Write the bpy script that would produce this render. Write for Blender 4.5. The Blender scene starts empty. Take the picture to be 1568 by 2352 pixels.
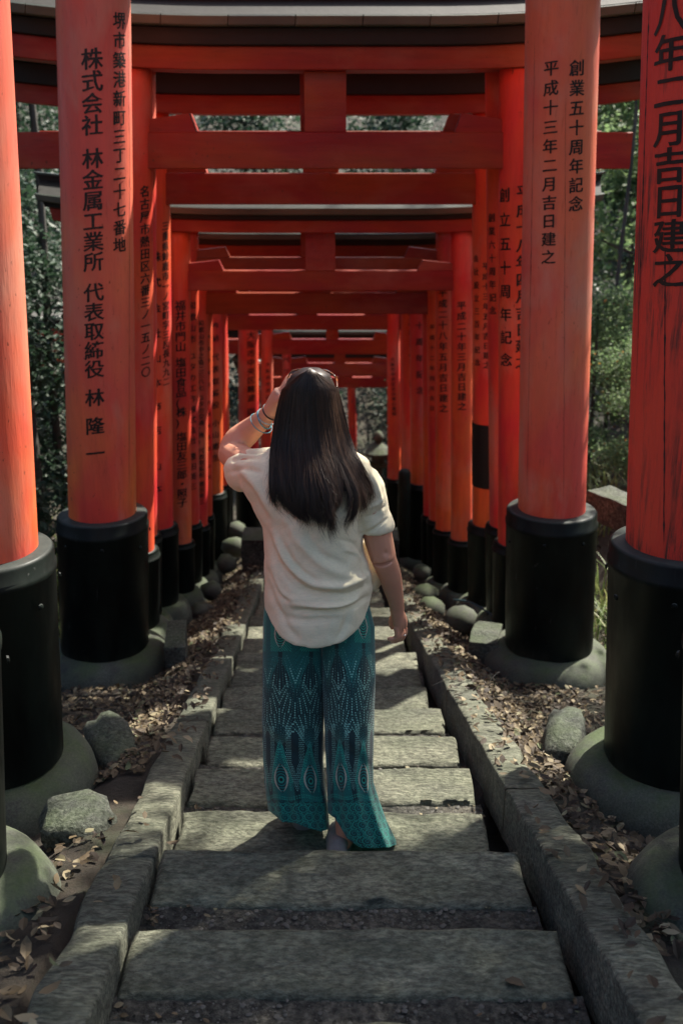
import bpy, bmesh, math, random
import numpy as np
from mathutils import Vector, Matrix, noise as mnoise
random.seed(7); np.random.seed(7)
SC = bpy.context.scene
COL = SC.collection
R = math.radians
PI = math.pi

# ------------------------------------------------------------------ camera, sky, sun, exposure
PITCH = R(19.0); FL = 2287.0; CZ = 1.30
cam_d = bpy.data.cameras.new('camera'); cam = bpy.data.objects.new('camera', cam_d); COL.objects.link(cam)
cam.location = (0, 0, CZ); cam.rotation_euler = (R(90) - PITCH, 0, 0)
cam_d.sensor_fit = 'VERTICAL'; cam_d.sensor_height = 36; cam_d.sensor_width = 24; cam_d.lens = FL / 2352 * 36
cam_d.clip_end = 600; cam_d.clip_start = 0.05
cam_d.dof.use_dof = True; cam_d.dof.focus_distance = 3.3; cam_d.dof.aperture_fstop = 3.2
SC.camera = cam
SUN_EL = 51.0; SUN_AZ = 46.0         # azimuth measured from +X (right of the stairs) towards +Y (away from the camera)
w = bpy.data.worlds.new('World'); SC.world = w; w.use_nodes = True
nt = w.node_tree; nt.nodes.clear()
sky = nt.nodes.new('ShaderNodeTexSky'); sky.sky_type = 'NISHITA'; sky.sun_disc = False
sky.sun_elevation = R(SUN_EL); sky.sun_rotation = R(90 - SUN_AZ); sky.air_density = 1.0; sky.dust_density = 2.5; sky.ozone_density = 0.6
bg = nt.nodes.new('ShaderNodeBackground'); bg.inputs[1].default_value = 0.12
ow = nt.nodes.new('ShaderNodeOutputWorld')
nt.links.new(sky.outputs[0], bg.inputs[0]); nt.links.new(bg.outputs[0], ow.inputs[0])
sl = bpy.data.lights.new('sun', 'SUN'); so = bpy.data.objects.new('sun', sl); COL.objects.link(so)
sl.energy = 5.0; sl.angle = R(0.8); sl.color = (1.0, 0.93, 0.82)
sd = Vector((math.cos(R(SUN_AZ)) * math.cos(R(SUN_EL)), math.sin(R(SUN_AZ)) * math.cos(R(SUN_EL)), math.sin(R(SUN_EL))))
so.rotation_euler = sd.to_track_quat('Z', 'Y').to_euler()
SC.view_settings.view_transform = 'Standard'; SC.view_settings.look = 'None'
SC.view_settings.exposure = 1.52; SC.view_settings.gamma = 1.0; SC.view_settings.use_curve_mapping = False
SC.render.engine = 'CYCLES'
SC.cycles.max_bounces = 8; SC.cycles.diffuse_bounces = 5; SC.cycles.transmission_bounces = 4

# ------------------------------------------------------------------ measuring: a sight line meets the upright plane at distance Y
CP, SP = math.cos(PITCH), math.sin(PITCH)
def P(px, py, Y):
    a = (px - 784) / FL; b = (1176 - py) / FL
    t = Y / (CP + b * SP)
    return Vector((a * t, Y, CZ + t * (-SP + b * CP)))
def ZY(py, Y): return P(784, py, Y).z
def proj(v):
    y, z = v[..., 1], v[..., 2] - CZ
    zc = y * CP - z * SP; yc = y * SP + z * CP
    return 784 + v[..., 0] / zc * FL, 1176 - yc / zc * FL
def interp(x, xs, ys): return float(np.interp(x, xs, ys))
def mid(Y): return 0.08 - 0.03 * Y
PROF_Y = [-30, -12, 0, 10.6, 12.5, 16, 20, 26, 60]; PROF_Z = [5.0, 3.2, 0, -3.0, -3.48, -4.35, -5.4, -6.3, -6.5]
def plane(Y): return interp(Y, PROF_Y, PROF_Z)
def smooth(a, b, x):
    t = max(0.0, min(1.0, (x - a) / (b - a))); return t * t * (3 - 2 * t)
def ground_z(X, Y):
    d = X - mid(min(Y, 14)); ad = abs(d)
    z = plane(Y) - 0.07 - 0.17 * smooth(.85, 1.2, ad)
    if Y > 13 and d < 0: d = d * 1.0
    if d > 0: z += 1.35 * smooth(1.8, 3.5, ad) * smooth(4.5, 7.0, Y) + .5 * smooth(1.9, 3.2, ad) * (1 - smooth(4.5, 7.0, Y)) + 0.38 * max(0, ad - 3.6)
    else: z += 0.55 * smooth(1.9, 3.2, ad) + (0.30 * max(0, ad - 3.6) if Y < 12.5 else 0.04 * max(0, ad - 3.6))
    z += 0.35 * max(0, Y - 24)
    z += 0.05 * mnoise.noise(Vector((X * 1.1, Y * 1.1, 3))) * smooth(0.9, 1.4, ad) + 0.25 * mnoise.noise(Vector((X * .3, Y * .3, 8))) * smooth(2.5, 5, ad)
    return z

# ------------------------------------------------------------------ materials
def new_mat(name):
    m = bpy.data.materials.new(name); m.use_nodes = True
    nt = m.node_tree
    b = nt.nodes['Principled BSDF']
    return m, nt, b
def nd(nt, typ, **kw):
    n = nt.nodes.new(typ)
    for k, v in kw.items():
        if k in n.inputs: 
            if isinstance(v, bpy.types.NodeSocket): nt.links.new(v, n.inputs[k])
            else: n.inputs[k].default_value = v
        else: setattr(n, k, v)
    return n
def link(nt, a, b): nt.links.new(a, b)
def coords(nt, scale=(1, 1, 1), rnd=True, kind='Object'):
    tc = nd(nt, 'ShaderNodeTexCoord'); mp = nd(nt, 'ShaderNodeMapping'); link(nt, tc.outputs[kind], mp.inputs[0])
    mp.inputs['Scale'].default_value = scale
    if rnd:
        oi = nd(nt, 'ShaderNodeObjectInfo'); mu = nd(nt, 'ShaderNodeVectorMath', operation='SCALE')
        mu.inputs[0].default_value = (37, 19, 53); link(nt, oi.outputs['Random'], mu.inputs['Scale']); link(nt, mu.outputs[0], mp.inputs['Location'])
    return mp.outputs[0]
def noise_t(nt, vec, scale, detail=4, rough=0.55, dist=0):
    n = nd(nt, 'ShaderNodeTexNoise'); link(nt, vec, n.inputs['Vector']); n.inputs['Scale'].default_value = scale
    n.inputs['Detail'].default_value = detail; n.inputs['Roughness'].default_value = rough; n.inputs['Distortion'].default_value = dist
    return n.outputs['Fac']
def ramp(nt, fac, stops):
    r = nd(nt, 'ShaderNodeValToRGB'); link(nt, fac, r.inputs[0]); e = r.color_ramp.elements
    while len(e) < len(stops): e.new(0.5)
    for i, (p, c) in enumerate(stops):
        e[i].position = p; e[i].color = (c, c, c, 1) if isinstance(c, (int, float)) else tuple(c) + (1,)
    return r.outputs[0]
def mix(nt, fac, a, b, mode='MIX'):
    m = nd(nt, 'ShaderNodeMix', data_type='RGBA', blend_type=mode)
    for s, v in ((m.inputs[0], fac), (m.inputs[6], a), (m.inputs[7], b)):
        if isinstance(v, bpy.types.NodeSocket): link(nt, v, s)
        elif isinstance(v, (int, float)): s.default_value = v
        else: s.default_value = tuple(v) + (1,)
    return m.outputs[2]
def math_n(nt, op, a, b=0.5):
    m = nd(nt, 'ShaderNodeMath', operation=op)
    for s, v in ((m.inputs[0], a), (m.inputs[1], b)):
        if isinstance(v, bpy.types.NodeSocket): link(nt, v, s)
        else: s.default_value = v
    return m.outputs[0]
def bump(nt, b, h, strength=0.5, dist=0.01, prev=None):
    n = nd(nt, 'ShaderNodeBump'); link(nt, h, n.inputs['Height']); n.inputs['Strength'].default_value = strength; n.inputs['Distance'].default_value = dist
    if prev is not None: link(nt, prev, n.inputs['Normal'])
    link(nt, n.outputs[0], b.inputs['Normal']); return n.outputs[0]

def m_vermilion(name, axis, fade=0.5, tint=0.0, dk=1.0):
    m, nt, b = new_mat(name)
    st = {'z': (1, 1, .12), 'x': (.12, 1, 1)}[axis]
    v = coords(nt, st); v0 = coords(nt, (1, 1, 0.5) if axis == 'z' else (.5, 1, 1))
    red = (0.64, 0.036 + tint * .6, 0.036); orange = (0.74, 0.135 + tint, 0.028); pale = (0.52, 0.29, 0.21)
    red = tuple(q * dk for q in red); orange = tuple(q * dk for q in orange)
    big = ramp(nt, noise_t(nt, v0, 1.7, 3, .6, .4), [(0.38, 0), (0.62, 1)])
    c = mix(nt, big, red, orange)
    str_ = ramp(nt, noise_t(nt, v, 22, 6, .6), [(0.35, 0.86), (0.65, 1.06)])
    c = mix(nt, 1.0, c, str_, 'MULTIPLY')
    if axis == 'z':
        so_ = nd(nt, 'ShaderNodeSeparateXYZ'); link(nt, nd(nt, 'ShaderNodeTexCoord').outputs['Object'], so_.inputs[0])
        shade_z = ramp(nt, math_n(nt, 'MULTIPLY', math_n(nt, 'ADD', so_.outputs[2], noise_t(nt, v0, 2.2, 4)), .2), [(.28, 0), (.56, 1)])  # more orange low, redder high: lighting put into the pillar paint
        c = mix(nt, math_n(nt, 'MULTIPLY', shade_z, .5 if fade > .6 else .3), c, tuple(.62 * a + .38 * b for a, b in zip((.60, .07, .075), pale)) if fade > .6 else red)
    fd = ramp(nt, noise_t(nt, v0, 2.4, 4, .6, .4), [(0.54 - .10 * fade, 0), (0.76 - .06 * fade, fade)])
    c = mix(nt, fd, c, pale)
    gr = ramp(nt, noise_t(nt, v, 70, 4, .7), [(0.30, 0.55), (0.42, 1.0)])
    c = mix(nt, 0.45, c, gr, 'MULTIPLY')
    sp = ramp(nt, noise_t(nt, coords(nt, (1, 1, .5)), 55, 3, .5), [(0.68, 0), (0.74, 1)])
    msk = ramp(nt, noise_t(nt, v0, 2.3, 3, .5), [(0.45, 0), (0.6, 1)])
    sp = math_n(nt, 'MULTIPLY', sp, msk)
    c = mix(nt, sp, c, (0.06, 0.025, 0.015))
    link(nt, c, b.inputs['Base Color'])
    rr = ramp(nt, noise_t(nt, v, 12, 4), [(0.3, 0.42), (0.7, 0.66)]); link(nt, rr, b.inputs['Roughness'])
    b.inputs['Specular IOR Level'].default_value = 0.35
    bump(nt, b, noise_t(nt, v, 60, 6, .65), 0.35, 0.006)
    return m
def m_simple(name, col, rough=0.6, noise_scale=8, var=0.35, bump_s=0.3, bump_scale=40, bump_d=0.004, metallic=0, spec=0.4, col2=None, stretch=(1, 1, 1)):
    m, nt, b = new_mat(name)
    v = coords(nt, stretch)
    n = noise_t(nt, v, noise_scale, 5, .6)
    c2 = col2 or tuple(x * (1 - var) for x in col)
    c = mix(nt, ramp(nt, n, [(0.35, 0), (0.65, 1)]), col, c2)
    link(nt, c, b.inputs['Base Color']); b.inputs['Roughness'].default_value = rough; b.inputs['Metallic'].default_value = metallic
    b.inputs['Specular IOR Level'].default_value = spec
    if bump_s: bump(nt, b, noise_t(nt, v, bump_scale, 6, .65), bump_s, bump_d)
    return m
def m_stone(name, c1, c2, moss=0.0, fine=90, coarse=14, bs=0.8, bd=0.012, kind='Object', spk=1.0, st=(1, 1, 1)):
    m, nt, b = new_mat(name)
    v = coords(nt, st)
    c = mix(nt, ramp(nt, noise_t(nt, v, 3.0, 5, .6), [(0.35, 0), (0.65, 1)]), c1, c2)
    s1 = ramp(nt, noise_t(nt, v, fine, 3, .7), [(0.36, 0.35), (0.5, 1.0), (0.66, 1.9)])
    c = mix(nt, spk, c, s1, 'MULTIPLY')
    s2 = ramp(nt, noise_t(nt, v, coarse, 5, .6), [(0.3, 0.6), (0.7, 1.25)])
    c = mix(nt, 1.0, c, s2, 'MULTIPLY')
    if moss > 0:
        g = nd(nt, 'ShaderNodeNewGeometry'); sx = nd(nt, 'ShaderNodeSeparateXYZ'); link(nt, g.outputs['Normal'], sx.inputs[0])
        up = math_n(nt, 'MULTIPLY', ramp(nt, sx.outputs[2], [(0.1, 0), (0.9, 1)]), ramp(nt, noise_t(nt, v, 4.5, 5, .7), [(0.38, 0), (0.62, moss)]))
        c = mix(nt, up, c, mix(nt, noise_t(nt, v, 60, 3), (0.018, 0.032, 0.012), (0.07, 0.095, 0.04)))
    link(nt, c, b.inputs['Base Color']); b.inputs['Roughness'].default_value = 0.82; b.inputs['Specular IOR Level'].default_value = 0.35
    b1 = bump(nt, b, noise_t(nt, v, coarse * 2.2, 6, .7, .3), bs, bd)
    bump(nt, b, noise_t(nt, v, fine, 4, .7), bs * .6, bd * .35, b1)
    return m

M = {}
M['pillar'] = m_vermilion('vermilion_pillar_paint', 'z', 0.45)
M['pillar_fade_shade'] = m_vermilion('vermilion_faded_shaded_paint', 'z', 0.65, 0.03)  # faded paint that also carries lighting painted by height
M['beam'] = m_vermilion('vermilion_beam_paint', 'x', 0.2, -0.012, .36)  # same vermilion darkened, shade under the roofs put into the colour
def m_worn():
    m, nt, b = new_mat('vermilion_worn_wood')
    v = coords(nt, (1, 1, .07)); v0 = coords(nt, (1, 1, .35))
    c = mix(nt, ramp(nt, noise_t(nt, v0, 2.5, 4, .6), [(0.35, 0), (0.65, 1)]), (0.60, 0.035, 0.025), (0.66, 0.06, 0.03))
    s = ramp(nt, noise_t(nt, v, 26, 8, .75, .2), [(0.50, 0), (0.60, 1)])
    s = math_n(nt, 'MULTIPLY', s, ramp(nt, noise_t(nt, v0, 4, 5, .6), [(0.42, 0), (0.58, .9)]))
    c = mix(nt, s, c, (0.05, 0.028, 0.02)); link(nt, c, b.inputs['Base Color'])
    b.inputs['Roughness'].default_value = 0.6
    bump(nt, b, noise_t(nt, v, 40, 8, .7), 0.8, 0.01)
    return m
M['worn'] = m_worn()
def m_lacquer():
    m, nt, b = new_mat('black_sleeve_paint')
    v = coords(nt, (1, 1, .35))
    c = mix(nt, ramp(nt, noise_t(nt, v, 5, 5, .6), [(0.4, 0), (0.7, 1)]), (0.0035, 0.0045, 0.004), (0.010, 0.015, 0.012))
    g = nd(nt, 'ShaderNodeNewGeometry'); sx = nd(nt, 'ShaderNodeSeparateXYZ'); link(nt, g.outputs['Normal'], sx.inputs[0])
    up = ramp(nt, sx.outputs[2], [(0.5, 0), (0.9, .85)])
    c = mix(nt, up, c, mix(nt, noise_t(nt, v, 30, 5), (0.02, 0.024, 0.024), (0.07, 0.08, 0.07)))
    pe = ramp(nt, noise_t(nt, coords(nt, (1, 1, 1)), 6.5, 6, .7, .5), [(0.685, 0), (0.695, 1)])
    c = mix(nt, pe, c, (0.05, 0.055, 0.05))
    vs = coords(nt, (1, 1, .06)); sc_ = ramp(nt, noise_t(nt, vs, 48, 4, .7), [(0.66, 0), (0.70, .7)]); c = mix(nt, math_n(nt, 'MULTIPLY', sc_, ramp(nt, noise_t(nt, v, 3.3, 4), [(0.5, 0), (0.6, 1)])), c, (0.07, 0.075, 0.07))
    spx = nd(nt, 'ShaderNodeSeparateXYZ'); link(nt, nd(nt, 'ShaderNodeTexCoord').outputs['Object'], spx.inputs[0])
    mud = math_n(nt, 'MULTIPLY', ramp(nt, math_n(nt, 'ADD', spx.outputs[2], math_n(nt, 'MULTIPLY', noise_t(nt, v, 6, 5), -.35)), [(-.05, 1), (0.12, 0)]), ramp(nt, noise_t(nt, v, 13, 6, .7), [(.35, .2), (.7, .9)]))
    c = mix(nt, mud, c, (0.040, 0.042, 0.030)); link(nt, c, b.inputs['Base Color'])
    link(nt, ramp(nt, noise_t(nt, v, 9, 6), [(0.3, 0.34), (0.7, 0.6)]), b.inputs['Roughness']); b.inputs['Specular IOR Level'].default_value = .12
    bump(nt, b, noise_t(nt, v, 14, 6, .6), 0.25, 0.004)
    return m
M['lacquer'] = m_lacquer()
M['black_wood'] = m_simple('black_painted_wood', (0.006, 0.007, 0.006), 0.6, 10, .4, .3, 60)
M['copper'] = m_simple('weathered_copper', (0.085, 0.105, 0.08), 0.5, 5, .4, .35, 30, 0.004, 0.25, 0.5, col2=(0.045, 0.06, 0.05), stretch=(.3, 1, 1))
M['copper_dark'] = m_simple('dark_copper_roof', (0.014, 0.014, 0.011), 0.7, 6, .4, .35, 30, 0.004, 0.1, 0.4)
M['ink'] = m_simple('black_ink', (0.010, 0.009, 0.009), 0.5, 30, .2, 0, 1)
M['crack'] = m_simple('dark_crack', (0.05, 0.03, 0.028), 0.9, 30, .2, 0, 1)
M['granite'] = m_stone('granite', (0.145, 0.148, 0.105), (0.08, 0.083, 0.062), 0.25, 75, 17, 1.0, 0.02, spk=.75, st=(.5, 1, 1))
M['kerb'] = m_stone('kerb_granite', (0.135, 0.138, 0.10), (0.078, 0.082, 0.062), 0.25, 85, 20, 1.0, 0.018, spk=.85, st=(.38, 1, 1))
M['footing'] = m_stone('mossy_concrete', (0.085, 0.09, 0.072), (0.045, 0.05, 0.04), 1.0, 120, 9, .45, 0.008, spk=.45)
M['rock'] = m_stone('rough_stone', (0.07, 0.075, 0.06), (0.035, 0.04, 0.033), 0.6, 60, 10, .9, 0.02)
M['gravel'] = m_stone('gravel_mortar', (0.075, 0.07, 0.055), (0.04, 0.04, 0.032), 0.0, 45, 30, 1.0, 0.02)
M['pebble'] = m_simple('pebble_stone', (0.09, 0.088, 0.075), 0.75, 4, .5, .4, 60, .003)
def m_ground():
    m, nt, b = new_mat('forest_soil')
    v = coords(nt, (1, 1, 1), False)
    c = mix(nt, ramp(nt, noise_t(nt, v, 6, 6, .7), [(0.35, 0), (0.65, 1)]), (0.018, 0.015, 0.009), (0.045, 0.034, 0.022))
    c = mix(nt, ramp(nt, noise_t(nt, v, 1.3, 5, .7), [(0.5, 0), (0.68, .7)]), c, (0.03, 0.05, 0.018))
    link(nt, c, b.inputs['Base Color']); b.inputs['Roughness'].default_value = 0.95
    bump(nt, b, noise_t(nt, v, 35, 6, .75), 1.0, 0.03); return m
M['ground'] = m_ground()
def m_leaf(name, stops, trans=0.3, rough=0.55, emis=None):
    m, nt, b = new_mat(name)
    a = nd(nt, 'ShaderNodeAttribute', attribute_name='tone')
    c = ramp(nt, a.outputs['Fac'], stops)
    link(nt, c, b.inputs['Base Color']); b.inputs['Roughness'].default_value = rough; b.inputs['Specular IOR Level'].default_value = 0.4
    if trans:
        tr = nd(nt, 'ShaderNodeBsdfTranslucent'); link(nt, c, tr.inputs[0]); ms = nd(nt, 'ShaderNodeMixShader'); ms.inputs[0].default_value = trans
        out = nt.nodes['Material Output']; link(nt, b.outputs[0], ms.inputs[1]); link(nt, tr.outputs[0], ms.inputs[2]); link(nt, ms.outputs[0], out.inputs[0])
    return m
M['leaf'] = m_leaf('green_leaves', [(0, (0.06, 0.11, 0.045)), (.5, (0.13, 0.20, 0.085)), (.93, (0.26, 0.34, 0.16)), (1, (0.36, 0.14, 0.02))], .6, .55)
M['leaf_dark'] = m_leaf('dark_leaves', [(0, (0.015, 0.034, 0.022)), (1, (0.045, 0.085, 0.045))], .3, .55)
M['grass'] = m_leaf('grass_blades', [(0, (0.08, 0.14, 0.035)), (.6, (0.16, 0.22, 0.07)), (1, (0.34, 0.32, 0.14))], .35, .5)
M['dry'] = m_leaf('dry_leaves', [(0, (0.022, 0.015, 0.009)), (.4, (0.060, 0.042, 0.022)), (.75, (0.125, 0.092, 0.048)), (.93, (0.24, 0.20, 0.12)), (1, (0.08, 0.10, 0.045))], .12, .7)
M['bark'] = m_simple('grey_bark', (0.10, 0.095, 0.085), 0.9, 6, .5, 1.0, 30, 0.02, 0, .2, stretch=(1, 1, .2))

# ------------------------------------------------------------------ mesh helpers
def tag(o, label=None, cat=None, group=None, kind=None):
    if label: o['label'] = label
    if cat: o['category'] = cat
    if group: o['group'] = group
    if kind: o['kind'] = kind
    return o
def mk(name, verts, faces, mat, parent=None, smooth_s=False, loc=None):
    me = bpy.data.meshes.new(name)
    me.from_pydata([tuple(v) for v in verts], [], faces)
    me.materials.append(mat)
    if smooth_s: me.polygons.foreach_set('use_smooth', [True] * len(me.polygons))
    o = bpy.data.objects.new(name, me); COL.objects.link(o)
    if parent is not None:
        o.parent = parent
    if loc is not None: o.location = loc
    return o
def mk_np(name, V, F, mat, parent=None, smooth_s=True, tone=None):
    """fast mesh from arrays; F is (n,4) or (n,3)"""
    me = bpy.data.meshes.new(name); V = np.asarray(V, dtype=np.float32); F = np.asarray(F, dtype=np.int32)
    k = F.shape[1]
    me.vertices.add(len(V)); me.vertices.foreach_set('co', V.ravel())
    me.loops.add(F.size); me.loops.foreach_set('vertex_index', F.ravel())
    me.polygons.add(len(F)); me.polygons.foreach_set('loop_start', np.arange(0, F.size, k, dtype=np.int32))
    me.polygons.foreach_set('use_smooth', np.full(len(F), smooth_s))
    me.update(calc_edges=True); me.validate()
    me.materials.append(mat)
    if tone is not None:
        a = me.attributes.new('tone', 'FLOAT', 'POINT'); a.data.foreach_set('value', np.asarray(tone, dtype=np.float32))
    o = bpy.data.objects.new(name, me); COL.objects.link(o)
    if parent is not None: o.parent = parent
    return o
def empty(name, loc, rz=0):
    o = bpy.data.objects.new(name, None); COL.objects.link(o); o.location = loc; o.rotation_euler = (0, 0, rz); o.empty_display_size = .2
    return o
def bm_obj(name, bm, mat, parent=None, smooth_s=False):
    me = bpy.data.meshes.new(name); bm.to_mesh(me); bm.free(); me.materials.append(mat)
    if smooth_s: me.polygons.foreach_set('use_smooth', [True] * len(me.polygons))
    o = bpy.data.objects.new(name, me); COL.objects.link(o)
    if parent is not None: o.parent = parent
    return o
def lathe(prof, n=48, cap=True):
    """prof list of (r,z) -> verts, faces round the z axis"""
    V = []; F = []
    for r, z in prof:
        for i in range(n):
            a = 2 * PI * i / n; V.append((r * math.cos(a), r * math.sin(a), z))
    for j in range(len(prof) - 1):
        for i in range(n):
            k = (i + 1) % n; F.append((j * n + i, j * n + k, (j + 1) * n + k, (j + 1) * n + i))
    if cap:
        F.append(tuple(range(n - 1, -1, -1))); F.append(tuple((len(prof) - 1) * n + i for i in range(n)))
    return V, F
def box(bm, x0, x1, y0, y1, z0, z1, bev=0.0):
    r = bmesh.ops.create_cube(bm, size=1)
    for v in r['verts']:
        v.co = Vector(((x0 + x1) / 2 + v.co.x * (x1 - x0), (y0 + y1) / 2 + v.co.y * (y1 - y0), (z0 + z1) / 2 + v.co.z * (z1 - z0)))
    if bev:
        es = list({e for v in r['verts'] for e in v.link_edges})
        bmesh.ops.bevel(bm, geom=es, offset=bev, segments=2, affect='EDGES', profile=.7)
def tube_vf(pts, rad, n=14, flat=None, cap=True, twist=None):
    """rings along a path; rad number or (rx, ry)"""
    pts = [Vector(p) for p in pts]; V = []; F = []
    ref = None
    for i, p in enumerate(pts):
        t = (pts[min(i + 1, len(pts) - 1)] - pts[max(i - 1, 0)]).normalized()
        if ref is None:
            ref = Vector((1, 0, 0)) if abs(t.x) < .8 else Vector((0, 1, 0))
        a = (ref - t * ref.dot(t)).normalized(); ref = a; b = t.cross(a)
        r = rad[i]; rx, ry = (r if isinstance(r, tuple) else (r, r))
        for k in range(n):
            an = 2 * PI * k / n; V.append(tuple(p + a * (rx * math.cos(an)) + b * (ry * math.sin(an))))
    for j in range(len(pts) - 1):
        for i in range(n):
            k = (i + 1) % n; F.append((j * n + i, j * n + k, (j + 1) * n + k, (j + 1) * n + i))
    if cap:
        F.append(tuple(range(n - 1, -1, -1))); F.append(tuple((len(pts) - 1) * n + i for i in range(n)))
    return V, F
def merge(parts):
    V = []; F = []
    for v, f in parts:
        o = len(V); V += list(v); F += [tuple(i + o for i in q) for q in f]
    return V, F
def spline(pts, n):
    """Catmull-Rom through pts (tuples of any length)"""
    A = np.array(pts, dtype=float); out = []
    m = len(A) - 1
    for i in range(n):
        t = i / (n - 1) * m; k = min(int(t), m - 1); f = t - k
        p0 = A[max(k - 1, 0)]; p1 = A[k]; p2 = A[k + 1]; p3 = A[min(k + 2, m)]
        out.append(0.5 * ((2 * p1) + (-p0 + p2) * f + (2 * p0 - 5 * p1 + 4 * p2 - p3) * f * f + (-p0 + 3 * p1 - 3 * p2 + p3) * f ** 3))
    return np.array(out)

# ------------------------------------------------------------------ terrain
def build_ground():
    xs = np.concatenate([np.linspace(-60, -8, 14), np.linspace(-7, 7, 100), np.linspace(8, 60, 14)])
    ys = np.concatenate([np.linspace(-30, -3, 12), np.linspace(-2, 16, 130), np.linspace(17, 90, 26)])
    V = [(x, y, ground_z(x, y)) for y in ys for x in xs]; nx = len(xs)
    # the stairs lie in a shallow trench
    V = [(x, y, z - (0.25 if abs(x - mid(y)) < 0.66 and y < 10.6 else 0)) for x, y, z in V]
    F = [(j * nx + i, j * nx + i + 1, (j + 1) * nx + i + 1, (j + 1) * nx + i) for j in range(len(ys) - 1) for i in range(nx - 1)]
    tag(mk('ground', V, F, M['ground'], smooth_s=True), kind='structure')
build_ground()

# ------------------------------------------------------------------ stairs: granite slabs, gravel treads, kerbs
NOSE = [(-0.50, -0.50 + 1.30), (-0.05, -0.31 + .0), (0.42, 0), (0.86, 0), (1.30, 0), (1.75, -1.817), (2.20, -1.956), (2.66, -2.054), (3.12, -2.239), (3.55, -2.340), (4.0, -2.463), (4.45, -2.58),
        (4.9, -2.707), (5.33, -2.824), (5.8, -2.954), (6.26, -3.08), (6.72, -3.21), (7.18, -3.34), (7.64, -3.47), (8.1, -3.60), (8.56, -3.73), (9.02, -3.86), (9.5, -4.0), (9.98, -4.13)]
NOSE = [(y, (z + CZ) if i > 4 else -0.283 * y) for i, (y, z) in enumerate(NOSE)]
def rough_slab(x0, x1, y0, y1, z, th, seed, nx, ny, amp=0.006, edge=0.012, slope=0.0):
    """granite block: top grid with chiselled relief, rounded uneven edges and skirts"""
    V = []; rnd = random.Random(seed); F = []
    gx = [0, .012] + [i / (nx) for i in range(1, nx)] + [.988, 1]; gy = [0, .06] + [i / ny for i in range(1, ny)] + [.94, 1]
    NX, NY = len(gx), len(gy)
    for j, v in enumerate(gy):
        for i, u in enumerate(gx):
            X = x0 + (x1 - x0) * u; Y = y0 + (y1 - y0) * v
            e = 0.010 if (j in (0, NY - 1) or i in (0, NX - 1)) else 0
            nz = mnoise.fractal(Vector((X * 9, Y * 9, seed * 3.1)), 1, 2, 4) * amp + mnoise.noise(Vector((X * 2, Y * 2, seed))) * amp * 1.2
            ey = mnoise.noise(Vector((X * 5, seed * 7.7, v * 3))) * edge + mnoise.noise(Vector((X * 18, seed * 2.7, v * 3))) * edge * .4 if j in (0, NY - 1, 1, NY - 2) else 0
            ex = mnoise.noise(Vector((Y * 6, seed * 1.7, u * 3))) * edge if i in (0, NX - 1, 1, NX - 2) else 0
            V.append((X + ex, Y + ey, z + slope * (Y - (y0 + y1) / 2) + nz - e))
    for j in range(NY - 1):
        for i in range(NX - 1):
            F.append((j * NX + i, j * NX + i + 1, (j + 1) * NX + i + 1, (j + 1) * NX + i))
    ring = [i for i in range(NX)] + [j * NX + NX - 1 for j in range(1, NY)] + [(NY - 1) * NX + i for i in range(NX - 2, -1, -1)] + [j * NX for j in range(NY - 2, 0, -1)]
    b = len(V)
    for k in ring: V.append((V[k][0], V[k][1], V[k][2] - th))
    n = len(ring)
    for k in range(n): F.append((ring[k], b + k, b + (k + 1) % n, ring[(k + 1) % n]))
    F.append(tuple(b + k for k in range(n)))
    return V, F
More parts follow.
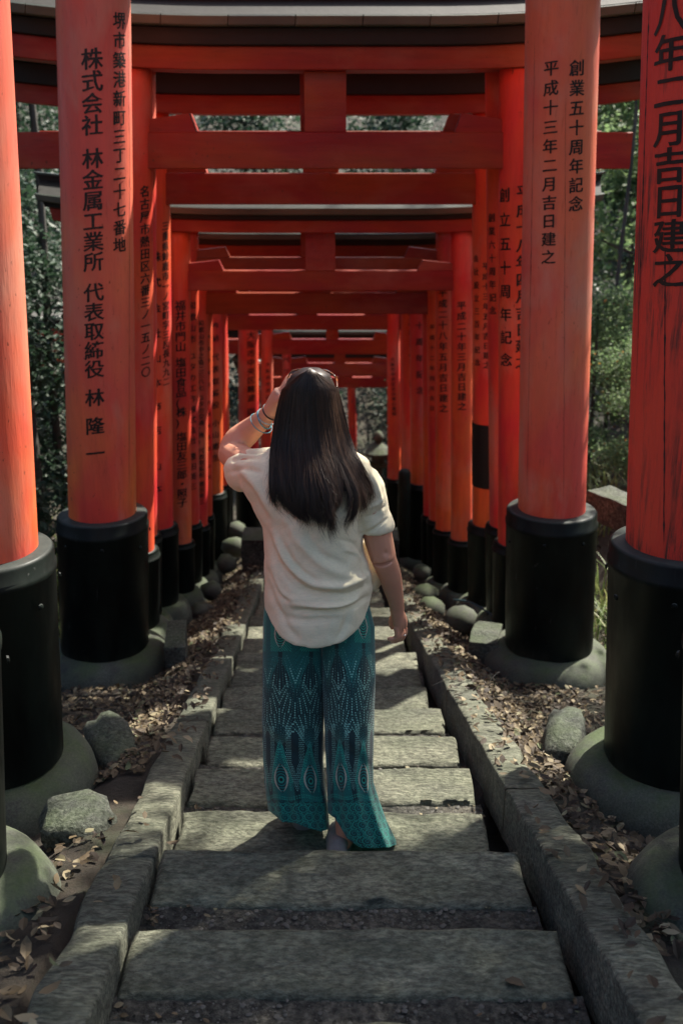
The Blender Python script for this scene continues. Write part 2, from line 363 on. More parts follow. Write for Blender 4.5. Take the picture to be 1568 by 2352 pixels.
def build_stairs():
    st = tag(empty('stairs', (0, 0, 0)), kind='structure')
    for i, (yn, zn) in enumerate(NOSE):
        yp = NOSE[i - 1][0] if i else yn - 0.46
        m0 = mid(yn); depth = [.25, .24, .26, .235, .25][i % 5]
        if i == 8: depth = .30
        hw = 0.57 + 0.01 * math.sin(i * 2.3)
        near = yn < 5.2
        xa, xb = m0 - hw, m0 + hw - .02 - .02 * math.sin(i * 1.7)
        cuts = [xa, xb]
        if i in (3, 9, 12, 14, 16, 19): cuts = [xa, m0 - .05 + .2 * math.sin(i * 3.7), xb]
        for a, b in zip(cuts[:-1], cuts[1:]):
            g = .006 if len(cuts) > 2 else 0
            V, F = rough_slab(a + (g if a != xa else 0), b - (g if b != xb else 0), yn - depth, yn, zn, 0.17, i + (0 if a == xa else 40), 46 if near else 14, 12 if near else 5, 0.0065 if near else .005, 0.013)
            mk('step_slab', V, F, M['granite'], st, True)
        # gravel and mortar bed between two slabs
        ny = 14 if near else 5; nx = 60 if near else 14
        V = []; F = []; y0 = yp + 0.002; y1 = yn - depth + .015
        for j in range(ny + 1):
            for k in range(nx + 1):
                X = xa - .02 + (xb - xa + .04) * k / nx; Y = y0 + (y1 - y0) * j / ny
                V.append((X, Y, zn - 0.014 + 0.007 * mnoise.noise(Vector((X * 30, Y * 30, i))) + 0.010 * mnoise.noise(Vector((X * 6, Y * 6, i)))))
        F = [(j * (nx + 1) + k, j * (nx + 1) + k + 1, (j + 1) * (nx + 1) + k + 1, (j + 1) * (nx + 1) + k) for j in range(ny) for k in range(nx)]
        bed = mk('gravel_tread', V, F, M['gravel'], st, True)
        if near:
            rnd = random.Random(i * 11); parts = []
            for q in range(620 if yn < 4 else 250):
                X = rnd.uniform(xa, xb); Y = rnd.uniform(y0 + .01, max(y0 + .02, y1 - .012)); r = rnd.choice([.002, .003, .003, .004, .005, .008]) * rnd.uniform(.7, 1.2)
                a0 = rnd.random() * 6; c = [(0, 0, .55), (1, 0, 0), (.2, .9, .1), (-.9, .4, 0), (-.6, -.8, .1), (.5, -.9, 0)]
                vv = [(X + r * (p[0] * math.cos(a0) - p[1] * math.sin(a0)), Y + r * (p[0] * math.sin(a0) + p[1] * math.cos(a0)), zn - .012 + r * p[2]) for p in c]
                parts.append((vv, [(0, 1, 2), (0, 2, 3), (0, 3, 4), (0, 4, 5), (0, 5, 1)]))
            V, F = merge(parts); p = mk('pebbles', V, F, M['pebble'], st, True); p['kind'] = 'stuff'
    # the last edge of the stairs down to the lower path
    V, F = rough_slab(mid(10.4) - .6, mid(10.4) + .6, 10.0, 11.6, plane(10.6) - .02, .15, 99, 12, 12); mk('landing_slab', V, F, M['granite'], st, True)
    for side, s in (('left', -1), ('right', 1)):
        kb = tag(empty('kerb', (0, 0, 0)), kind='structure')
        y = -0.9; k = 0; rnd = random.Random(5 + s)
        while y < 10.0:
            L = rnd.uniform(1.5, 2.3); yb = min(y + L, 10.1)
            inner = 0.592 if s < 0 else 0.615; wdt = (0.155 if s < 0 else 0.155) + rnd.uniform(-.003, .003)
            ya = y
            zoff = 0.04 if s > 0 else -0.004
            n = 46 if ya < 4 else 18; V = []; F = []
            prof = [(0, -.22), (0, -.007), (.006, 0), (.035, .002), (.07, 0), (.11, .002), (wdt - .04, 0), (wdt - .012, -.006), (wdt, -.025), (wdt + .01, -.24)]
            for j in range(n + 1):
                Y = ya + .002 + (yb - ya - .004) * j / n
                zz = -0.283 * Y + zoff
                e = .006 if j in (0, n) else 0
                for q, (dx, dz) in enumerate(prof):
                    wx = mnoise.noise(Vector((Y * 4, s * 9, dx * 8))) * (.012 if dx < .03 else .024 if dx > .12 else .0)
                    X = mid(Y) + s * (inner + dx + (wx if dx > .12 else wx * .5))
                    V.append((X, Y, zz + dz - e + mnoise.fractal(Vector((X * 10, Y * 10, 2)), 1, 2, 4) * .006))
            m_ = len(prof)
            for j in range(n):
                for q in range(m_ - 1):
                    a = j * m_ + q; F.append((a, a + 1, a + m_ + 1, a + m_) if s > 0 else (a, a + m_, a + m_ + 1, a + 1))
            F.append(tuple(range(m_))); F.append(tuple(n * m_ + q for q in range(m_)))
            mk('kerb_stone', V, F, M['kerb'], kb, True)
            y = yb + .004; k += 1
build_stairs()

# ------------------------------------------------------------------ brush-written characters
_gl = {}
def glyph(ch):
    if ch in _gl: return _gl[ch]
    c = bpy.data.curves.new('glyph', 'FONT'); c.body = ch; c.resolution_u = 3; c.offset = 0.006; c.size = 1.0
    o = bpy.data.objects.new('glyph', c); COL.objects.link(o)
    dg = bpy.context.evaluated_depsgraph_get(); dg.update()
    me = bpy.data.meshes.new_from_object(o.evaluated_get(dg))
    bm = bmesh.new(); bm.from_mesh(me); bpy.data.objects.remove(o); bpy.data.curves.remove(c); bpy.data.meshes.remove(me)
    if len(bm.verts) == 0: _gl[ch] = ([], []); return _gl[ch]
    bmesh.ops.remove_doubles(bm, verts=bm.verts, dist=1e-5)
    cx = 0.5; cy = 0.37
    for x in (-.3, -.15, 0, .15, .3):
        bmesh.ops.bisect_plane(bm, geom=bm.verts[:] + bm.edges[:] + bm.faces[:], plane_co=(cx + x, 0, 0), plane_no=(1, 0, 0))
    rnd = random.Random(ord(ch))
    for v in bm.verts:
        x, y = v.co.x - cx, v.co.y - cy
        # the lilt of a brush: level strokes climb to the right, edges swell and waver
        x += 0.018 * mnoise.noise(Vector((x * 7, y * 7, ord(ch)))); y += 0.020 * mnoise.noise(Vector((x * 8, y * 8, ord(ch) + 9)))
        v.co.x = x * 1.0; v.co.y = y + 0.10 * x - 0.05 * x * x
    V = [tuple(v.co) for v in bm.verts]; bm.verts.index_update(); F = [tuple(v.index for v in f.verts) for f in bm.faces]; bm.free()
    _gl[ch] = (V, F); return _gl[ch]

def pillar_axis(ib, it, Y, r, s, taper=0.93):
    """axis of a round pillar from the sighted inner edge low down (ib) and high up (it); s=-1 left, +1 right"""
    b = P(ib[0], ib[1], Y); t = P(it[0], it[1], Y)
    slope = ((t.x - b.x) + s * (r * taper - r) * 0.8) / max(.1, (t.z - b.z))
    return lambda z, b=b, sl=slope: b.x + s * r + sl * (z - b.z)
class Pillar:
    def __init__(self, ax, Y, r, zb, zt, taper=0.93): self.ax, self.Y, self.r, self.zb, self.zt, self.taper = ax, Y, r, zb, zt, taper
    def rad(self, z): return self.r * (1 + (self.taper - 1) * max(0, (z - self.zb) / (self.zt - self.zb)))
    def at(self, th, z, out=0.0):
        rr = self.rad(z) + out
        return Vector((self.ax(z) + rr * math.sin(th), self.Y - rr * math.cos(th), z))
def wrap_text(p, txt, xpix, y0, y1, size, org, th_add=0.0):
    """characters from sighted height y0 down to y1 on the pillar face; xpix sighted column centre"""
    Yf = p.Y - p.r; n = len(txt); zt = ZY(y0, Yf); zb = ZY(y1, Yf)
    zc0 = P(0, (y0 + y1) / 2, Yf); zc = Yf * CP - (zc0.z - CZ) * SP; sc = FL / zc
    h = size / sc
    V = []; F = []
    units = [0.55 if c in '　 ' else 1.0 for c in txt]; tot = sum(units); acc = 0
    for c, u in zip(txt, units):
        z = zt - (zt - zb) * (acc + u / 2) / tot; acc += u
        if c in '　 ': continue
        # column centre relative to the axis at that height
        zz = (z - CZ); zcam = Yf * CP - zz * SP; X = (xpix[0] + (xpix[1] - xpix[0]) * (zt - z) / (zt - zb) - 784) / FL * zcam if isinstance(xpix, tuple) else (xpix - 784) / FL * zcam
        s = max(-.97, min(.97, (X - p.ax(z)) / p.rad(z))); th0 = math.asin(s) + th_add
        gv, gf = glyph(c)
        sy = min(h, (zt - zb) / tot * 0.98 * u * 1.12)
        for dx, dy, dz in ((-.020, 0, 0), (.020, .006, .0002), (0, -.010, .0004)):
            b = len(V)
            for x, y in ((v[0], v[1]) for v in gv):
                hz = z + (y + dy) * sy; V.append(tuple(p.at(th0 + (x + dx) * h * 1.05 / p.rad(z), hz, 0.0025 + dz) - org))
            F += [tuple(i + b for i in f) for f in gf]
    return V, F
def crack(p, x0, y0, y1, w, org, seed=1):
    Yf = p.Y - p.r; rnd = random.Random(seed); V = []; F = []; n = 60
    for i in range(n + 1):
        py = y0 + (y1 - y0) * i / n; z = ZY(py, Yf); zcam = Yf * CP - (z - CZ) * SP
        xx = x0[0] + (x0[1] - x0[0]) * i / n
        X = (xx - 784) / FL * zcam; th = math.asin(max(-.98, min(.98, (X - p.ax(z)) / p.rad(z))))
        th += 0.012 * mnoise.noise(Vector((py * .02, seed, 0))); ww = w * (0.35 + 1.3 * abs(mnoise.noise(Vector((py * .03, seed, 5))))) * min(1, i / 4, (n - i) / 4 + .05)
        ww *= 1.6; V.append(tuple(p.at(th - ww / p.r, z, .0012) - org)); V.append(tuple(p.at(th + ww / p.r, z, .0012) - org))
    for i in range(n): F.append((2 * i, 2 * i + 1, 2 * i + 3, 2 * i + 2))
    return V, F

def extrude_x(prof, xs, zfun, slant=0.0, zmid=0.0):
    """closed (y,z) profile swept along x; the end faces lean out by slant"""
    V = []; F = []; m = len(prof)
    for i, x in enumerate(xs):
        for (y, z) in prof:
            sx = x
            if i == 0: sx = x - slant * (z - zmid)
            if i == len(xs) - 1: sx = x + slant * (z - zmid)
            V.append((sx, y, z + zfun(x)))
    for i in range(len(xs) - 1):
        for k in range(m):
            q = (k + 1) % m; F.append((i * m + k, (i + 1) * m + k, (i + 1) * m + q, i * m + q))
    F.append(tuple(range(m))); F.append(tuple((len(xs) - 1) * m + k for k in range(m - 1, -1, -1)))
    return V, F
def bevel_prof(y0, y1, z0, z1, b=.006):
    return [(y0 + b, z0), (y1 - b, z0), (y1, z0 + b), (y1, z1 - b), (y1 - b, z1), (y0 + b, z1), (y0, z1 - b), (y0, z0 + b)]

GATES = {}
def torii(key, Y, r, L, Rr, sleeve_top, sleeve_bot, nuki, shim, label, over=0.9, strut=None, texts=(), rs=1.32, cracks=(), sheets=False, mats=('pillar', 'pillar'), lo=None,
          band=None, foot=True, kh=.14, group='vermilion torii gates over the stairs'):
    """L and Rr: ((x,y) inner edge low, (x,y) inner edge high). nuki/shim: world z pairs."""
    zt = shim[0]; ground = plane(Y) - .24
    pl = {}
    for s, e in ((-1, L), (1, Rr)):
        ax = pillar_axis(e[0], e[1], Y, r, s)
        pl[s] = Pillar(ax, Y, r, ZY(sleeve_top[0 if s < 0 else 1], Y) - .02, zt)
    cx = (pl[-1].ax(ground) + pl[1].ax(ground)) / 2
    g = empty('torii_gate', (cx, Y, ground)); tag(g, label, 'torii gate', group); org = Vector((cx, Y, ground))
    for s in (-1, 1):
        p = pl[s]; zs = ZY(sleeve_top[0 if s < 0 else 1], Y); zb = sleeve_bot if sleeve_bot is not None else plane(Y)
        V = []; F = []; n = 56; K = 24
        for j in range(K + 1):
            z = zs - .03 + (zt + .01 - (zs - .03)) * j / K
            for i in range(n):
                th = 2 * PI * i / n; q = p.at(th, z, 0.0015 * mnoise.noise(Vector((math.cos(th) * 2, math.sin(th) * 2, z * .7 + s))))
                V.append(tuple(q - org))
        for j in range(K):
            for i in range(n): F.append((j * n + i, j * n + (i + 1) % n, (j + 1) * n + (i + 1) % n, (j + 1) * n + i))
        F.append(tuple(K * n + i for i in range(n)))
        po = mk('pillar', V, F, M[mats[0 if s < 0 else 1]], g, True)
        tt = [wrap_text(p, *t[1:], org) for t in texts if t[0] == s]
        if tt:
            V, F = merge(tt); mk('inscription', V, F, M['ink'], po)['kind'] = 'stuff'
        cc = [crack(p, *c[1:4], c[4], org, 3 + k) for k, c in enumerate(cracks) if c[0] == s]
        if cc:
            V, F = merge(cc); mk('crack', V, F, M['crack'], po)
        if band and band[0] == s:
            z0, z1 = ZY(band[2], Y - r), ZY(band[1], Y - r); V = []; F = []
            for z in (z0, z1):
                for i in range(n + 1):
                    V.append(tuple(p.at(2 * PI * i / n, z, .006) - org))
            for i in range(n): F.append((i, i + 1, n + 2 + i, n + 1 + i))
            mk('black_band', V, F, M['black_wood'], po, True)
        # black sleeve at the foot
        R0 = r * rs; h = zs - zb; xb = p.ax(zs) ; xlow = p.ax(zb)
        prof = [(R0 * .99, 0), (R0, .01), (R0, h - .105 * (R0 / .28)), (R0 + .004, h - .10 * (R0 / .28)), (R0 + .004, h - .075 * (R0 / .28)), (R0 - .003, h - .07 * (R0 / .28)), (R0 - .003, h - .012), (R0 - .014, h), (R0 * .93, h + .002), (p.rad(zs) * .9, h + .004)]
        V, F = lathe(prof, 56, False)
        V = [(x + (xlow + (xb - xlow) * z / h) - cx, y, z + zb - org.z) for x, y, z in V]
        sl_ = mk('black_sleeve', V, F, M['lacquer'], g, True)
        if r > .15:
            parts = []
            for k in range(7):
                a = -1.2 + k * .9 + s * .2; bx = R0 + .004; vv, ff = lathe([(.013, 0), (.011, .006), (.004, .009)], 8)
                zz = h - .15 - .035 * (k % 2)
                vv = [((bx + z) * math.cos(a) - x * math.sin(a) + xb - cx, (bx + z) * math.sin(a) + x * math.cos(a), zz + y + zb - org.z) for x, y, z in vv]; parts.append((vv, ff))
            V, F = merge(parts); mk('bolts', V, F, M['lacquer'], sl_)['kind'] = 'stuff'
        if foot:
            Rf = R0 * 1.44 + .035; hf = zb - ground + .10; rnd = random.Random(int(Y * 100) + s)
            pr = [(Rf * .86, -.10), (Rf * .96, .02), (Rf, .11), (Rf * .995, hf * .55), (Rf * .97, hf * .72), (Rf * .90, hf * .88), (Rf * .81, hf * .97), (Rf * .72, hf), (R0 * .8, hf + .004)]
            V, F = lathe(pr, 44, True); e = rnd.uniform(-.05, .05)
            V = [(x * (1 + e) * (1 + .04 * mnoise.noise(Vector((x * 3, y * 3, z + Y)))) + xlow - cx + rnd.uniform(-.0, .0), y * (1 - e) * (1 + .05 * mnoise.noise(Vector((x * 3, y * 3, z + Y + 5)))), z - .10 + .006 * mnoise.noise(Vector((x * 9, y * 9, z))) + .02 * mnoise.noise(Vector((x * 2.5, y * 2.5, z + Y)))) for x, y, z in V]
            mk('footing', V, F, M['footing'], g, True)
    # tie beam through the pillars
    xi = {s: pl[s].ax((nuki[0] + nuki[1]) / 2) for s in (-1, 1)}
    bw = min(r * .95, .16) ; by = bw / 2
    x0 = xi[-1] - r - over * .6 - cx; x1 = xi[1] + r + over * .6 - cx; oz = -org.z
    if lo: x0, x1 = lo[0] - cx, lo[1] - cx
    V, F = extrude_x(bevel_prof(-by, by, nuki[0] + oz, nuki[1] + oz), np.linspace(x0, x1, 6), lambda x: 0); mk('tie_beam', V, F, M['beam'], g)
    nh = nuki[1] - nuki[0]
    for s in (-1, 1):           # wedges on the tie beam, inside and outside of each pillar
        for io in (-1, 1):
            xp = pl[s].ax(nuki[1]) - cx + s * io * (pl[s].rad(nuki[1]) - .012); d = s * io
            ln = .30 if io < 0 else .24; zz = nuki[1] + oz + .0005
            hA, hB = nh * .34, nh * .50
            w2 = by * .8
            vv = [(xp, -w2, zz), (xp + d * ln, -w2, zz), (xp + d * (ln - .04), -w2, zz + hB), (xp, -w2, zz + hA), (xp, w2, zz), (xp + d * ln, w2, zz), (xp + d * (ln - .04), w2, zz + hB), (xp, w2, zz + hA)]
            mk('wedge', vv, [(0, 1, 2, 3), (7, 6, 5, 4), (0, 4, 5, 1), (1, 5, 6, 2), (2, 6, 7, 3), (3, 7, 4, 0)], M['beam'], g)
    sw = (strut or .27) / 2; sx = (xi[-1] + xi[1]) / 2 - cx
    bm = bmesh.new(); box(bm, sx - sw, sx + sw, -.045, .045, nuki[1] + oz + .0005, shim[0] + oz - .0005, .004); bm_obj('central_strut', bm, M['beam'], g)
    # lintel
    HL = over + r; xa = xi[-1] - HL - cx; xb_ = xi[1] + HL - cx
    half = (xb_ - xa) / 2; mx = (xa + xb_) / 2
    curve = lambda x: 0.10 * max(0, (abs(x - mx) - half * .30) / (half * .7)) ** 2
    xs = np.linspace(xa, xb_, 22); d = .10 + r * .25; sh = shim[1] - shim[0]
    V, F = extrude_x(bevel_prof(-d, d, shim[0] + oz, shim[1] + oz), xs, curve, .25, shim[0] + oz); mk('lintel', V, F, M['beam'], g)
    k0 = shim[1] + oz + .0005
    xs2 = np.linspace(xa - .05, xb_ + .05, 22)
    V, F = extrude_x(bevel_prof(-d - .035, d + .035, k0, k0 + kh), xs2, curve, .3, k0); mk('upper_lintel', V, F, M['black_wood'], g)
    r0 = k0 + kh + .0005
    fas = bevel_prof(-d - .10, d + .10, r0, r0 + .062, .008)
    roof = None
    rp = [(-d - .092, r0 + .0625), (d + .092, r0 + .0625), (0.03, r0 + .165), (0.03, r0 + .21), (-.03, r0 + .21), (-.03, r0 + .165)]
    V, F = extrude_x(rp, np.linspace(xa - .06, xb_ + .06, 22), curve, .3, r0); roof = mk('roof', V, F, M['copper_dark'], g)
    V, F = extrude_x([(-.05, r0 + .2105), (.05, r0 + .2105), (.05, r0 + .228), (-.05, r0 + .228)], np.linspace(xa - .08, xb_ + .08, 22), curve, .3, r0); mk('ridge_cap', V, F, M['copper'], roof)
    if sheets:
        e = np.arange(xa - .09, xb_ + .09, .405)
        for a in e:
            V, F = extrude_x(fas, np.linspace(a + .002, min(a + .402, xb_ + .09), 4), curve, 0)
            V = [(x + .10 * (z - r0), y, z) for x, y, z in V]
            mk('copper_sheet', V, F, M['copper'], roof)
    else:
        V, F = extrude_x(fas, np.linspace(xa - .09, xb_ + .09, 22), curve, .3, r0); mk('copper_edge', V, F, M['copper'], roof)
    GATES[key] = (g, pl, org)
    return g
def zz(Y, a, b): return (ZY(b, Y), ZY(a, Y))

torii('Z', 2.45, .19, ((-62, 1440), (-130, 0)), ((1632, 1440), (1690, 0)), (1440, 1440), None, (plane(2.45) + 3.85, plane(2.45) + 4.12), (plane(2.45) + 4.55, plane(2.45) + 4.75),
      'nearest torii gate, only its black pillar sleeves showing at the very edges of the frame')
torii('A', 3.6, .20, ((83, 1243), (15, 0)), ((1440, 1230), (1483, 0)), (1262, 1248), None, (plane(3.6) + 3.85, plane(3.6) + 4.13), (plane(3.6) + 4.55, plane(3.6) + 4.76),
      'large torii gate whose worn red right pillar and orange left pillar the frame cuts', mats=('pillar_fade_shade', 'worn'),
      texts=((1, '平成二十八年二月吉日建之', (1560, 1545), -420, 665, 86),), cracks=((1, (1505, 1500), 0, 700, .003), (1, (1540, 1530), 560, 1260, .0025), (1, (1485, 1480), 300, 900, .0015)))
torii('B', 6.0, .211, ((312, 1160), (299, 0)), ((1190, 1140), (1207, 0)), (1178, 1168), None, (plane(6) + 3.95, plane(6) + 4.2), (plane(6) + 4.6, plane(6) + 4.8),
      'tall torii gate with the two thickest whole pillars, company name on the left one', mats=('pillar_fade_shade', 'pillar_fade_shade'), rs=1.36,
      texts=((-1, '堺市築港新町三丁二十七番地', (266, 269), 18, 585, 37), (-1, '株式会社　林金属工業所　代表取締役　林　隆　一', (210, 219), 108, 1062, 45),
             (1, '創業五十周年記念', (1326, 1323), 132, 490, 36), (1, '平成十三年二月吉日建之', (1268, 1260), 132, 612, 34)),
      cracks=((-1, (282, 288), 20, 1160, .0016), (1, (1236, 1216), 60, 1150, .0012), (1, (1299, 1293), 200, 1160, .0010)))
torii('C', 6.85, .13, ((354, 1250), (350, 170)), ((1143, 1235), (1145, 170)), (1262, 1245), None, zz(6.78, 303, 388), zz(6.7, 105, 160),
      'torii gate whose curved weathered copper roof spans the top of the picture', sheets=True, strut=.265, over=.74, kh=.10, lo=(P(25, 340, 6.78).x, P(1450, 340, 6.78).x),
      texts=((-1, '名古屋市熱田区六番三ノ一五ノ二〇', (330, 333), 425, 870, 26), (1, '創立五十周年記念', (1160, 1163), 420, 855, 33), (1, '平成十八年四月吉日建之', (1203, 1199), 420, 850, 33)))
torii('D', 7.2, .115, ((361, 1224), (358, 170)), ((1124, 1201), (1113, 200)), (1228, 1205), None, zz(7.13, 300, 378), zz(7.1, 112, 158),
      'mostly hidden slim torii gate tucked right behind the gate with the curved copper roof', sheets=False,
      texts=((1, '創業六十周年記念', (1130, 1133), 485, 730, 20),), mats=('pillar', 'pillar'))
torii('E', 7.95, .14, ((398, 1214), (390, 400)), ((1085, 1200), (1084, 470)), (1206, 1202), None, zz(7.88, 397, 470), zz(7.82, 218, 262),
      'vermilion torii gate with a black band round its right pillar below two dim inscription columns', sheets=False, strut=.27, band=(1, 978, 1124),
      texts=((-1, '三重県鈴鹿市一ノ宮町字三反長九九二', (377, 380), 508, 890, 21), (-1, '株式会社山本商店　山本', (358, 361), 560, 1150, 22), (1, '会社設立三百年記念', (1095, 1098), 580, 850, 17), (1, '平成十三年五月吉日建之', (1116, 1118), 600, 850, 17)))
torii('F', 8.7, .098, ((440, 1246), (437, 540)), ((1035, 1230), (1035, 540)), (1243, 1236), None, zz(8.64, 622, 668), zz(8.6, 505, 535),
      'slim torii gate with leaves on its roof and a family name on its left pillar', strut=.25, kh=.04,
      texts=((-1, '福井市門山　塩田食品(株)　塩田友三郎・照子', (414, 419), 690, 1165, 24), (1, '平成二十年三月吉日建之', (1059, 1060), 690, 945, 20)))
torii('G', 9.3, .092, ((458, 1199), (456, 560)), ((1000, 1215), (1000, 560)), (1200, 1214), None, zz(9.24, 592, 640), zz(9.2, 500, 530),
      'slim torii gate right behind the leaf strewn roof, katakana company name on its left pillar', strut=.29, kh=.03,
      texts=((-1, '和歌山市　ユタカ工作株式会社　豊田英三', (441, 443), 690, 1130, 18), (1, '平成二十八年五月吉日建之', (1016, 1018), 660, 950, 20)))
torii('H', 9.9, .094, ((477, 1206), (478, 672)), ((985, 1190), (978, 672)), (1205, 1192), None, zz(9.84, 673, 722), zz(9.8, 563, 592),
      'slim torii gate with a long address column, second beyond the leaf strewn roof', kh=.055,
      texts=((-1, '和歌山市中之島二三八七　ユタカ交通(株)　代表取締役　豊田英三', (461, 463), 735, 1160, 14), (1, '平成十二年四月吉日', (992, 992), 740, 950, 12)))
torii('I', 10.4, .085, ((488, 1180), (488, 680)), ((972, 1180), (968, 680)), (1182, 1182), None, zz(10.34, 680, 722), zz(10.3, 600, 628),
      'thinnest torii gate, squeezed just before the thick orange pillar on a tall sleeve', texts=((-1, '大阪市北区　代表取締役　山田', (479, 480), 760, 1110, 10),))
torii('J', 11.5, .125, ((512, 1127), (511, 730)), ((942, 1105), (940, 730)), (1130, 1108), None, zz(11.4, 690, 722), zz(11.4, 612, 640),
      'torii gate with a thick bright orange left pillar at the foot of the stairs', rs=1.4,
      texts=((-1, '奉納　代表取締役　小山恵生', (494, 496), 735, 1065, 17), (1, '六十周年記念', (962, 965), 690, 915, 18)))
torii('J2', 12.1, .11, ((524, 1110), (522, 760)), ((923, 1090), (921, 760)), (1112, 1092), None, zz(12.0, 680, 715), zz(12.0, 610, 640),
      'torii gate just past the stair foot, small date column on its right pillar', texts=((1, '平成八年三月吉日建之', (944, 947), 680, 915, 15),))
torii('K', 13.2, .09, ((530, 1095), (524, 800)), ((890, 1100), (888, 765)), (1097, 1098), None, zz(13.1, 725, 760), zz(13.1, 655, 680),
      'slim torii gate past the stair foot with the leftmost right pillar, its edge sunlit',
      texts=((1, '大阪市中央区北浜東心斎橋', (901, 905), 820, 955, 10),))
torii('K2', 14.2, .15, ((595, 1060), (593, 780)), ((915, 1090), (913, 780)), (1065, 1095), None, zz(14.1, 722, 752), zz(14.1, 660, 685),
      'torii gate whose wide left pillar with large letters rises right above the raised elbow', 
      texts=((-1, '大阪市中央区難波　四海樓　清水', (576, 577), 760, 1045, 18),))
torii('L', 15.4, .10, ((627, 1050), (627, 790)), ((902, 1080), (899, 790)), (1055, 1085), None, zz(15.3, 781, 815), zz(15.3, 722, 748),
      'distant vermilion torii gate with small lettering on its left pillar, right above the head', strut=.19,
      texts=((-1, '大阪市中央区南船場　松本', (615, 616), 830, 1000, 10),))
torii('M', 17.2, .085, ((669, 1040), (669, 790)), ((893, 1060), (891, 790)), (1045, 1062), None, zz(17.1, 836, 865), zz(17.1, 785, 806),
      'distant torii gate with katakana letters on its red left pillar, just left of the sunglasses', strut=.19,
      texts=((-1, 'ペッツ東京', (657, 658), 815, 935, 17),))
torii('M2', 18.6, .10, ((697, 1035), (697, 850)), ((890, 1040), (888, 850)), (1040, 1045), None, zz(18.5, 868, 892), zz(18.5, 821, 833),
      'faraway vermilion torii gate behind the head with a sunlit pinkish lintel')
# two turned gates where the path bends
def copy_gate(src, loc, rz, label, sc=1.0):
    g = GATES[src][0]; c = g.copy(); COL.objects.link(c); c.location = loc; c.rotation_euler = (0, 0, rz); c.scale = (sc,) * 3; c['label'] = label
    for ch in list(g.children):
        k = ch.copy(); COL.objects.link(k); k.parent = c
        for gg in list(ch.children):
            q = gg.copy(); COL.objects.link(q); q.parent = k
    return c
copy_gate('L', (-0.50, 20.2, -5.78), R(40), 'turned torii gate seen right of the head where the path bends', .92)
copy_gate('K', (-4.2, 18.4, plane(18) - .2), R(58), 'side-on vermilion torii gate glimpsed behind the left row of pillars, on the path turning left')
copy_gate('K', (-5.4, 19.4, plane(18) - .2), R(64), 'farthest side-on vermilion torii gate on the path turning left behind the left row of pillars')

# ------------------------------------------------------------------ stones, posts and other things beside the path
def rock(name, loc, size, seed, mat, label, cat, rz=0, sub=3, amp=.18, square=0.0, group=None):
    bm = bmesh.new(); bmesh.ops.create_icosphere(bm, subdivisions=sub, radius=1)
    for v in bm.verts:
        n = v.co.normalized()
        if square:
            m_ = max(abs(n.x), abs(n.y), abs(n.z)); c = n / m_; n = n.lerp(c, square)
        n = n * (1 + amp * mnoise.noise(n * 1.6 + Vector((seed, 0, 0))) + amp * .3 * mnoise.noise(n * 5 + Vector((0, seed, 0))))
        v.co = Vector((n.x * size[0], n.y * size[1], n.z * size[2]))
    o = bm_obj(name, bm, mat, None, True); o.location = loc; o.rotation_euler = (0, 0, rz); tag(o, label, cat, group); return o
def slab_block(name, x0, x1, y0, y1, z0, z1, mat, label, cat, rz=0, seed=1, amp=.012):
    bm = bmesh.new(); box(bm, -.5 * (x1 - x0), .5 * (x1 - x0), -.5 * (y1 - y0), .5 * (y1 - y0), 0, z1 - z0, .012)
    bmesh.ops.subdivide_edges(bm, edges=[e for e in bm.edges if e.calc_length() > .05], cuts=8, use_grid_fill=True)
    for v in bm.verts: v.co += Vector((mnoise.noise(v.co * 6 + Vector((seed, 0, 0))), mnoise.noise(v.co * 6 + Vector((0, seed, 0))), mnoise.noise(v.co * 6 + Vector((0, 0, seed))))) * amp
    o = bm_obj(name, bm, mat); o.location = ((x0 + x1) / 2, (y0 + y1) / 2, z0); o.rotation_euler = (0, 0, rz); tag(o, label, cat); return o
def gz(x, y): return ground_z(x, y)
pb = P(555, 1308, 10.3); pe = P(915, 1308, 10.3)
slab_block('stone_block', pb.x, pe.x, 10.3, 10.72, pb.z - .05, ZY(1240, 10.3), M['rock'], 'long low stone block with a dark front lying across the foot of the stairs', 'stone block', seed=4, amp=.008)
slab_block('stone_slab', -1.02, -0.62, 10.95, 12.2, plane(11.5) - .12, plane(11.5) + .04, M['granite'], 'pale flat stone slab on the path just beyond the long low block, left side', 'stone slab', rz=.05, seed=6)
rock('kerbside_rock', (P(262, 1760, 3.95).x, 3.95, plane(3.95) - .12), (.11, .24, .12), 3, M['rock'], 'lichen covered rock wedged between the left kerb and the nearest whole mossy footing', 'rock', .4, square=.45, amp=.2)
rock('kerbside_rock', (P(175, 1945, 3.0).x, 3.05, plane(3.0) - .09), (.13, .13, .07), 8, M['rock'], 'flat grey rock between two round footings at the lower left, leaves beside it', 'rock', .2, square=.45, amp=.2)
rock('kerbside_rock', (P(1290, 1750, 4.0).x, 4.0, plane(4.0) - .09), (.10, .22, .13), 12, M['rock'], 'smooth dark rock leaning on the nearest right footing beside the right kerb', 'rock', -.3, square=.4, amp=.2)
slab_block('wooden_block', P(385, 1530, 5.9).x, P(432, 1530, 5.9).x, 5.7, 6.1, plane(5.9) - .15, plane(5.9) + .10, M['rock'], 'squared grey stone block right beside the footing of the thick left pillar', 'stone block', rz=.12, seed=9)
slab_block('stone_slab', P(1085, 1480, 6.1).x, P(1150, 1480, 6.1).x, 6.0, 6.35, plane(6.1) - .2, plane(6.1) + .03, M['rock'], 'pale broken stone slab beside the footing of the thick right pillar', 'stone slab', rz=-.25, seed=14)
slab_block('stone_slab', P(1398, 1190, 7.0).x, P(1470, 1190, 7.0).x, 6.8, 7.35, ZY(1215, 7.0), ZY(1150, 7.0), M['rock'], 'squared stone with a dark face standing in grass between the two big right pillars', 'stone block', rz=.5, seed=21)
